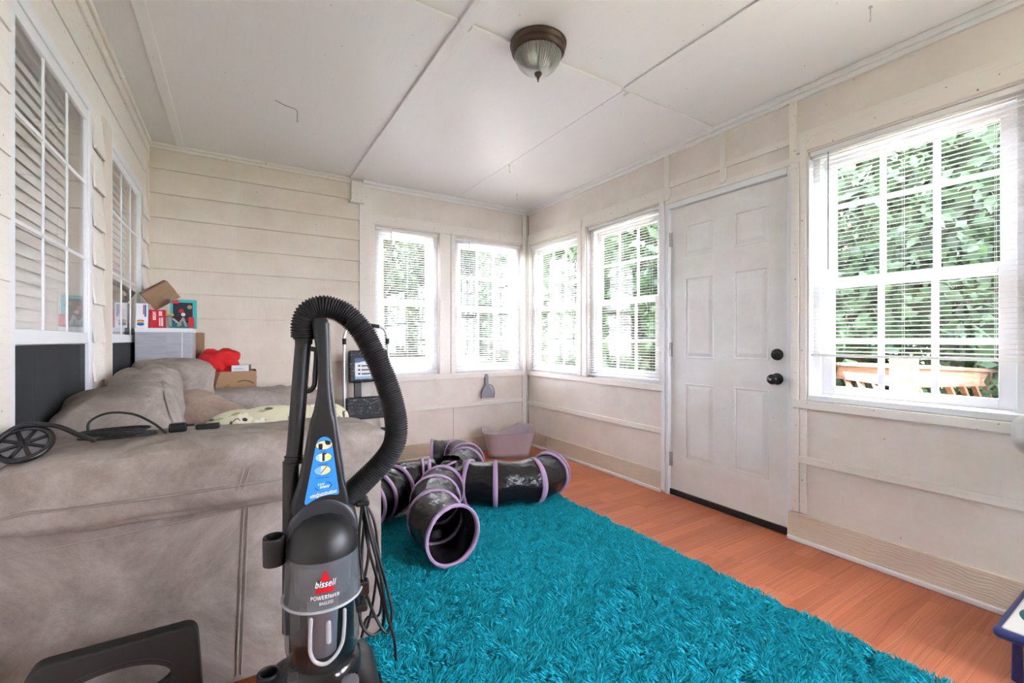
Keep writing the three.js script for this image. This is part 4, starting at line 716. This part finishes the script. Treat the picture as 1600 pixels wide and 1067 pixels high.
  mesh('print', new THREE.PlaneGeometry(0.348, 0.2).translate(0, 0.103, 0.1306), face(0.7, 0.4, (g, w, h) => {
    g.fillStyle = '#a5825f'; g.fillRect(0, 0, w, h); g.fillStyle = '#6e4630'; g.beginPath(); g.moveTo(w * 0.1, 0); g.lineTo(w * 0.42, 0); g.quadraticCurveTo(w * 0.3, h * 0.5, w * 0.34, h); g.lineTo(w * 0.16, h); g.quadraticCurveTo(w * 0.2, h * 0.5, w * 0.1, 0); g.fill();
    g.fillStyle = '#9c7a58'; g.beginPath(); g.moveTo(w * 0.24, 0); g.quadraticCurveTo(w * 0.22, h * 0.4, w * 0.34, h * 0.8); g.lineTo(w * 0.4, h * 0.8); g.quadraticCurveTo(w * 0.27, h * 0.4, w * 0.3, 0); g.fill();
    g.strokeStyle = '#3a2a20'; g.lineWidth = 4; g.save(); g.translate(w * 0.53, h * 0.5); g.rotate(Math.PI / 4); g.strokeRect(-24, -24, 48, 48); g.restore(); g.font = 'bold 30px sans-serif'; g.fillStyle = '#3a2a20'; g.fillText('®', w * 0.505, h * 0.54);
    g.lineWidth = 12; g.strokeStyle = '#4a2f20'; g.lineCap = 'round'; g.beginPath(); g.moveTo(w * 0.7, h * 0.34); g.quadraticCurveTo(w * 0.82, h * 0.24, w * 0.95, h * 0.4); g.stroke(); g.fillStyle = '#5a4030'; g.fillRect(w * 0.9, h * 0.12, 8, 8); g.fillRect(w * 0.95, h * 0.12, 8, 8);
  }, 1000), c3);
  const rc = thing('red_cloth', 'bright red cloth bag heaped in the open carton', 'cloth', [-0.095, 0.86, -3.61]);
  const rg = cushion(0.245, 0.23, 0.20, { e1: 0.55, e2: 0.75, amp: 0.035, freq: 9, seed: 51, seg: 64 }).translate(0, 0.08, 0);
  mesh('heap', rg, M.redCloth, rc); mesh('drape', cushion(0.07, 0.14, 0.05, { e1: 0.8, e2: 0.8, amp: 0.02, freq: 20, seed: 8, seg: 32 }).rotateZ(0.5).translate(0.03, 0.0, 0.125), M.redCloth, rc);
  const p1 = thing('white_package', 'white paper package lying in the open carton under the red cloth', 'package', [-0.165, 0.888, -3.50]);
  mesh('body', rb(-0.06, 0.05, 0, 0.035, -0.03, 0.03, 0.003), M.paper, p1); mesh('mark', new THREE.RingGeometry(0.006, 0.010, 24).translate(-0.01, 0.018, 0.0304), M.black, p1);
  const p2 = thing('white_card', 'small white box standing in the open carton beside the red drape', 'box', [0.02, 0.86, -3.485]);
  mesh('body', rb(-0.048, 0.05, 0, 0.085, -0.014, 0.014, 0.002), M.paper, p2); mesh('line', bx(-0.035, 0.02, 0.06, 0.064, 0.0141, 0.0145), M.pinkGrey, p2);
}

// ---------- black folded stool, high chair ----------
{
  const t = thing('folded_stool', 'black plastic folded stool with an oval handle hole before the loveseat arm', 'stool', [-0.215, 0, -1.395], 0.0);
  const s = new THREE.Shape(); s.moveTo(-0.21, 0); s.lineTo(-0.18, 0.36); s.quadraticCurveTo(-0.175, 0.395, -0.145, 0.395); s.lineTo(0.10, 0.395); s.quadraticCurveTo(0.128, 0.395, 0.132, 0.365); s.lineTo(0.155, 0); s.lineTo(0.06, 0); s.quadraticCurveTo(-0.03, 0.12, -0.12, 0); s.closePath();
  const hole = new THREE.Path(); hole.absellipse(-0.03, 0.29, 0.115, 0.055, 0, TAU, true); s.holes.push(hole);
  mesh('panel', extrude(s, 0.028, 0.006, 3, 24).translate(0, 0, -0.014), M.rubber, t);
  const rim = []; for (let i = 0; i < 28; i++) { const a = i / 28 * TAU; rim.push([-0.03 + 0.12 * Math.cos(a), 0.29 + 0.06 * Math.sin(a), 0.014]); } mesh('handle_rim', tube(rim, 0.007, 80, 8, true), M.black, t);
  mesh('rear_panel', rb(-0.17, 0.12, 0.0, 0.22, -0.05, -0.03, 0.006), M.black, t);
  const c = thing('high_chair', 'grey plastic child seat with a navy-rimmed footplate by the door wall', 'high chair', [2.37, 0, -0.16]);
  mesh('footplate_rim', rb(-0.25, 0.2, 0.135, 0.168, -0.25, 0.25, 0.016, 4), M.navy, c); mesh('footplate', rb(-0.232, 0.182, 0.15, 0.172, -0.232, 0.232, 0.008, 3), M.cream, c);
  mesh('teal_pad', lathe([[0, 0.012], [0.1, 0.010], [0.115, 0]], 40).scale(1, 1, 1).translate(-0.06, 0.1705, -0.105), M.deepTeal, c); mesh('pad_mark', lathe([[0.012, 0.0135], [0.018, 0.0135]], 24).translate(-0.135, 0.1705, -0.115), M.white, c);
  for (const [x, z] of [[-0.2, 0.2], [0.17, -0.2], [0.17, 0.2], [-0.2, -0.2]]) mesh('leg', cyl(0.012, 0.014, 0.14, x, 0.07, z, 14), M.navy, c);
  mesh('column', tube([[0.14, 0.16, 0.1], [0.15, 0.4, 0.1], [0.12, 0.62, 0.08]], 0.022, 24, 12), M.silver, c);
  mesh('seat', rb(-0.10, 0.2, 0.58, 0.64, -0.12, 0.24, 0.02, 4), M.cream, c);
  mesh('backrest', rb(0.16, 0.21, 0.62, 1.02, -0.1, 0.24, 0.02, 4), M.cream, c);
  mesh('tray', cushion(0.36, 0.165, 0.52, { e1: 0.5, e2: 0.35, amp: 0 }).rotateZ(-0.22).translate(-0.02, 0.775, 0.03), M.silver, c);
}

// ---------- outdoors ----------
const ground = struct('ground', 'lawn outside the porch', 'ground'); mesh('turf', bx(-30, 40, -0.75, -0.65, -40, 30), M.lawn, ground);
{
  const dk = struct('deck', 'sunny wooden deck boards outside the door wall', 'deck'); const dg = rb(2.80, 3.92, -0.12, -0.09, -0.068, 0.068, 0.004, 1);
  for (let i = 0; i < 38; i++) mesh('board', dg, M.deckFloor, dk).position.z = -3.4 + i * 0.142;
  const pt = struct('patio', 'pale concrete patio behind the back windows', 'patio'); mesh('slab', rb(-1, 6.5, -0.65, -0.58, -7.6, -4.15, 0.01), std({ color: lin(0.60, 0.58, 0.56), map: suedeTex, roughness: 0.9 }), pt);
  const f = thing('picket_fence', 'pale wooden fence standing in the yard behind the back windows', 'fence', [0, -0.65, -8.2]);
  const g = rb(-0.068, 0.068, 0, 1.42, -0.01, 0.01, 0.004, 1); for (let i = 0; i < 52; i++) { const p = mesh('picket', g, M.fence, f); p.position.x = 0.6 + i * 0.142; p.position.y = ((i * 37) % 5) * 0.004; }
  for (const y of [0.3, 1.1]) mesh('rail', rb(0.5, 8, y, y + 0.08, -0.05, -0.012, 0.004, 1), M.fence, f);
  const q = thing('yard_fence', 'tan board fence panel beyond the window next to the door hinges', 'fence', [5.6, -0.65, -4.55], -0.9);
  const g2 = rb(-0.068, 0.068, 0, 1.46, -0.01, 0.01, 0.004, 1); for (let i = 0; i < 7; i++) mesh('picket', g2, M.deck, q).position.x = i * 0.142; mesh('rail', rb(-0.07, 0.92, 1.1, 1.18, -0.05, -0.012, 0.004, 1), M.deck, q);
  // deck rail outside the big window
  const d = thing('deck_railing', 'wooden deck railing with a square post and slanted balusters outside', 'railing', [0, 0, 0]);
  const px = 3.84, pz = -1.15; mesh('post', rb(px - 0.062, px + 0.062, -0.65, 0.985, pz - 0.062, pz + 0.062, 0.006), M.deck, d);
  const railing = (tx, ty, tz, n, lean) => {
    const a = V(px, 0.86, pz), b = V(tx, ty, tz), L = a.distanceTo(b), dir = b.clone().sub(a).normalize(), ang = Math.atan2(-dir.z, dir.x), up = Math.asin(dir.y);
    const beam = mesh('beam', rb(0.05, L, -0.07, 0.06, -0.022, 0.022, 0.005), M.deck, d); beam.position.copy(a); beam.rotation.set(0, ang, up, 'YZX');
    const cap = mesh('cap_board', rb(0.05, L, 0.06, 0.09, -0.06, 0.06, 0.005), M.deck, d); cap.position.copy(a); cap.rotation.set(0, ang, up, 'YZX');
    for (let k = 0; k < n; k++) { const q2 = a.clone().addScaledVector(dir, 0.2 + k * 0.38), bl = mesh('baluster', rb(-0.02, 0.02, -1.0, 0, -0.018, 0.018, 0.003), M.baluster, d); bl.position.set(q2.x, q2.y - 0.04, q2.z); bl.rotation.set(0, ang, lean, 'YZX'); }
  };
  railing(5.30, 0.79, -2.17, 4, -0.95); railing(7.0, 0.70, -1.22, 7, 0.95);
}
const leafGeo = (() => { const g = new THREE.BufferGeometry(); g.setAttribute('position', new THREE.Float32BufferAttribute([0, 0, 0, 0.28, 0.5, 0.06, 0, 0.45, -0.04, -0.28, 0.5, 0.06, 0, 1, 0.0], 3)); g.setIndex([0, 1, 2, 0, 2, 3, 1, 4, 2, 2, 4, 3]); g.setAttribute('uv', new THREE.Float32BufferAttribute(new Float32Array(10), 2)); g.computeVertexNormals(); return g; })();
const leafMat = new THREE.MeshPhysicalMaterial({ color: 0xffffff, roughness: 0.55, transmission: 0.35, thickness: 0, side: THREE.DoubleSide });
function tree(label, x, z, cy, rx, ry, count, size, hue, seed) {
  const t = thing('leafy_tree', label, 'tree', [x, -0.65, z]), r = rng(seed);
  mesh('trunk', tube([[0, 0, 0], [0.05, cy * 0.5, 0.03], [0, cy + 0.65, 0], [0.06, cy + 0.65 + ry * 0.5, 0]], 0.11, 20, 8), M.bark, t);
  for (let k = 0; k < 6; k++) { const a = k / 6 * TAU + r(); mesh('branch', tube([[0, cy * 0.7 + k * 0.1, 0], [Math.cos(a) * rx * 0.35, cy + 0.6, Math.sin(a) * rx * 0.35], [Math.cos(a) * rx * 0.75, cy + 0.65 + (r() - 0.3) * ry, Math.sin(a) * rx * 0.75]], 0.035, 10, 6), M.bark, t); }
  const im = new THREE.InstancedMesh(leafGeo, leafMat, count), m = new THREE.Matrix4(), q = new THREE.Quaternion(), e = new THREE.Euler(), c = new THREE.Color();
  for (let i = 0; i < count; i++) {
    let px, py, pz, d; do { px = r() * 2 - 1; py = r() * 2 - 1; pz = r() * 2 - 1; d = Math.hypot(px, py, pz); } while (d > 1 || d < 0.35 || N(px * 3 + seed, py * 3, pz * 3) < -0.18);
    e.set(r() * 6.3, r() * 6.3, r() * 6.3); q.setFromEuler(e); const s = size * (0.6 + r() * 0.8);
    m.compose(V(px * rx, cy + 0.65 + py * ry, pz * rx), q, V(s, s, s)); im.setMatrixAt(i, m);
    const k = 0.6 + r() * 0.8; im.setColorAt(i, c.setRGB(hue[0] * k * 0.29, hue[1] * k * 0.42, hue[2] * k * 0.28));
  }
  im.name = 'foliage'; im.userData.kind = 'stuff'; im.castShadow = im.receiveShadow = true; t.add(im);
}
tree('dense green tree right outside the big window beyond the railing', 6.6, -2.5, 2.6, 2.0, 3.2, 36000, 0.13, [0.035, 0.13, 0.03], 1);
tree('bright green tree beyond the deck rail to the right of the dense one', 7.4, -0.4, 2.7, 2.0, 3.2, 32000, 0.13, [0.03, 0.14, 0.04], 2);
tree('broad-leaved tree outside the window next to the door hinges', 5.0, -5.0, 2.0, 1.35, 2.6, 16000, 0.17, [0.05, 0.14, 0.03], 3);
tree('blue-green tree outside the corner window', 5.4, -7.2, 2.1, 1.5, 2.6, 15000, 0.14, [0.04, 0.12, 0.05], 4);
tree('yellow-green tree standing behind the back fence by the lap-siding window', 2.9, -10.2, 2.2, 1.9, 2.4, 16000, 0.13, [0.075, 0.125, 0.035], 5);
tree('green tree behind the back fence at the sun-glared window', 5.6, -10.6, 2.6, 1.9, 2.2, 14000, 0.13, [0.05, 0.12, 0.04], 6);
tree('brown-green tree crowding the yard behind the pale fence', 4.2, -12.4, 2.9, 2.6, 3.4, 24000, 0.15, [0.07, 0.10, 0.03], 15);
tree('tall tree whose high crown shades the window beside the lap siding', 0.6, -7.9, 5.2, 1.7, 1.7, 12000, 0.15, [0.06, 0.11, 0.03], 18);
for (const [x, z, l, sd] of [[6.4, -7.0, 'low dark bush between the trees outside the corner window', 21], [7.0, -5.9, 'low dark bush beyond the window next to the door hinges', 22], [7.8, -7.4, 'low bush far past the corner window', 23], [6.4, -10.0, 'low bush by the end of the pale fence', 24]]) tree(l, x, z, 0.7, 1.3, 1.5, 9000, 0.12, [0.05, 0.13, 0.04], sd);
tree('dark tree at the left end of the pale fence', 1.2, -11.8, 2.6, 2.3, 3.2, 16000, 0.15, [0.05, 0.09, 0.03], 16);
tree('dark green tree closing the gap past the fence end', 7.6, -12.0, 2.9, 2.6, 3.4, 18000, 0.15, [0.04, 0.09, 0.035], 17);
tree('dark green tree far behind the railing', 9.5, -4.6, 2.6, 2.4, 3.2, 18000, 0.15, [0.025, 0.09, 0.03], 7);
tree('tall green tree far beyond the corner window', 8.2, -8.8, 2.8, 2.4, 3.2, 16000, 0.15, [0.035, 0.10, 0.03], 8);
renderer.render(scene, camera);
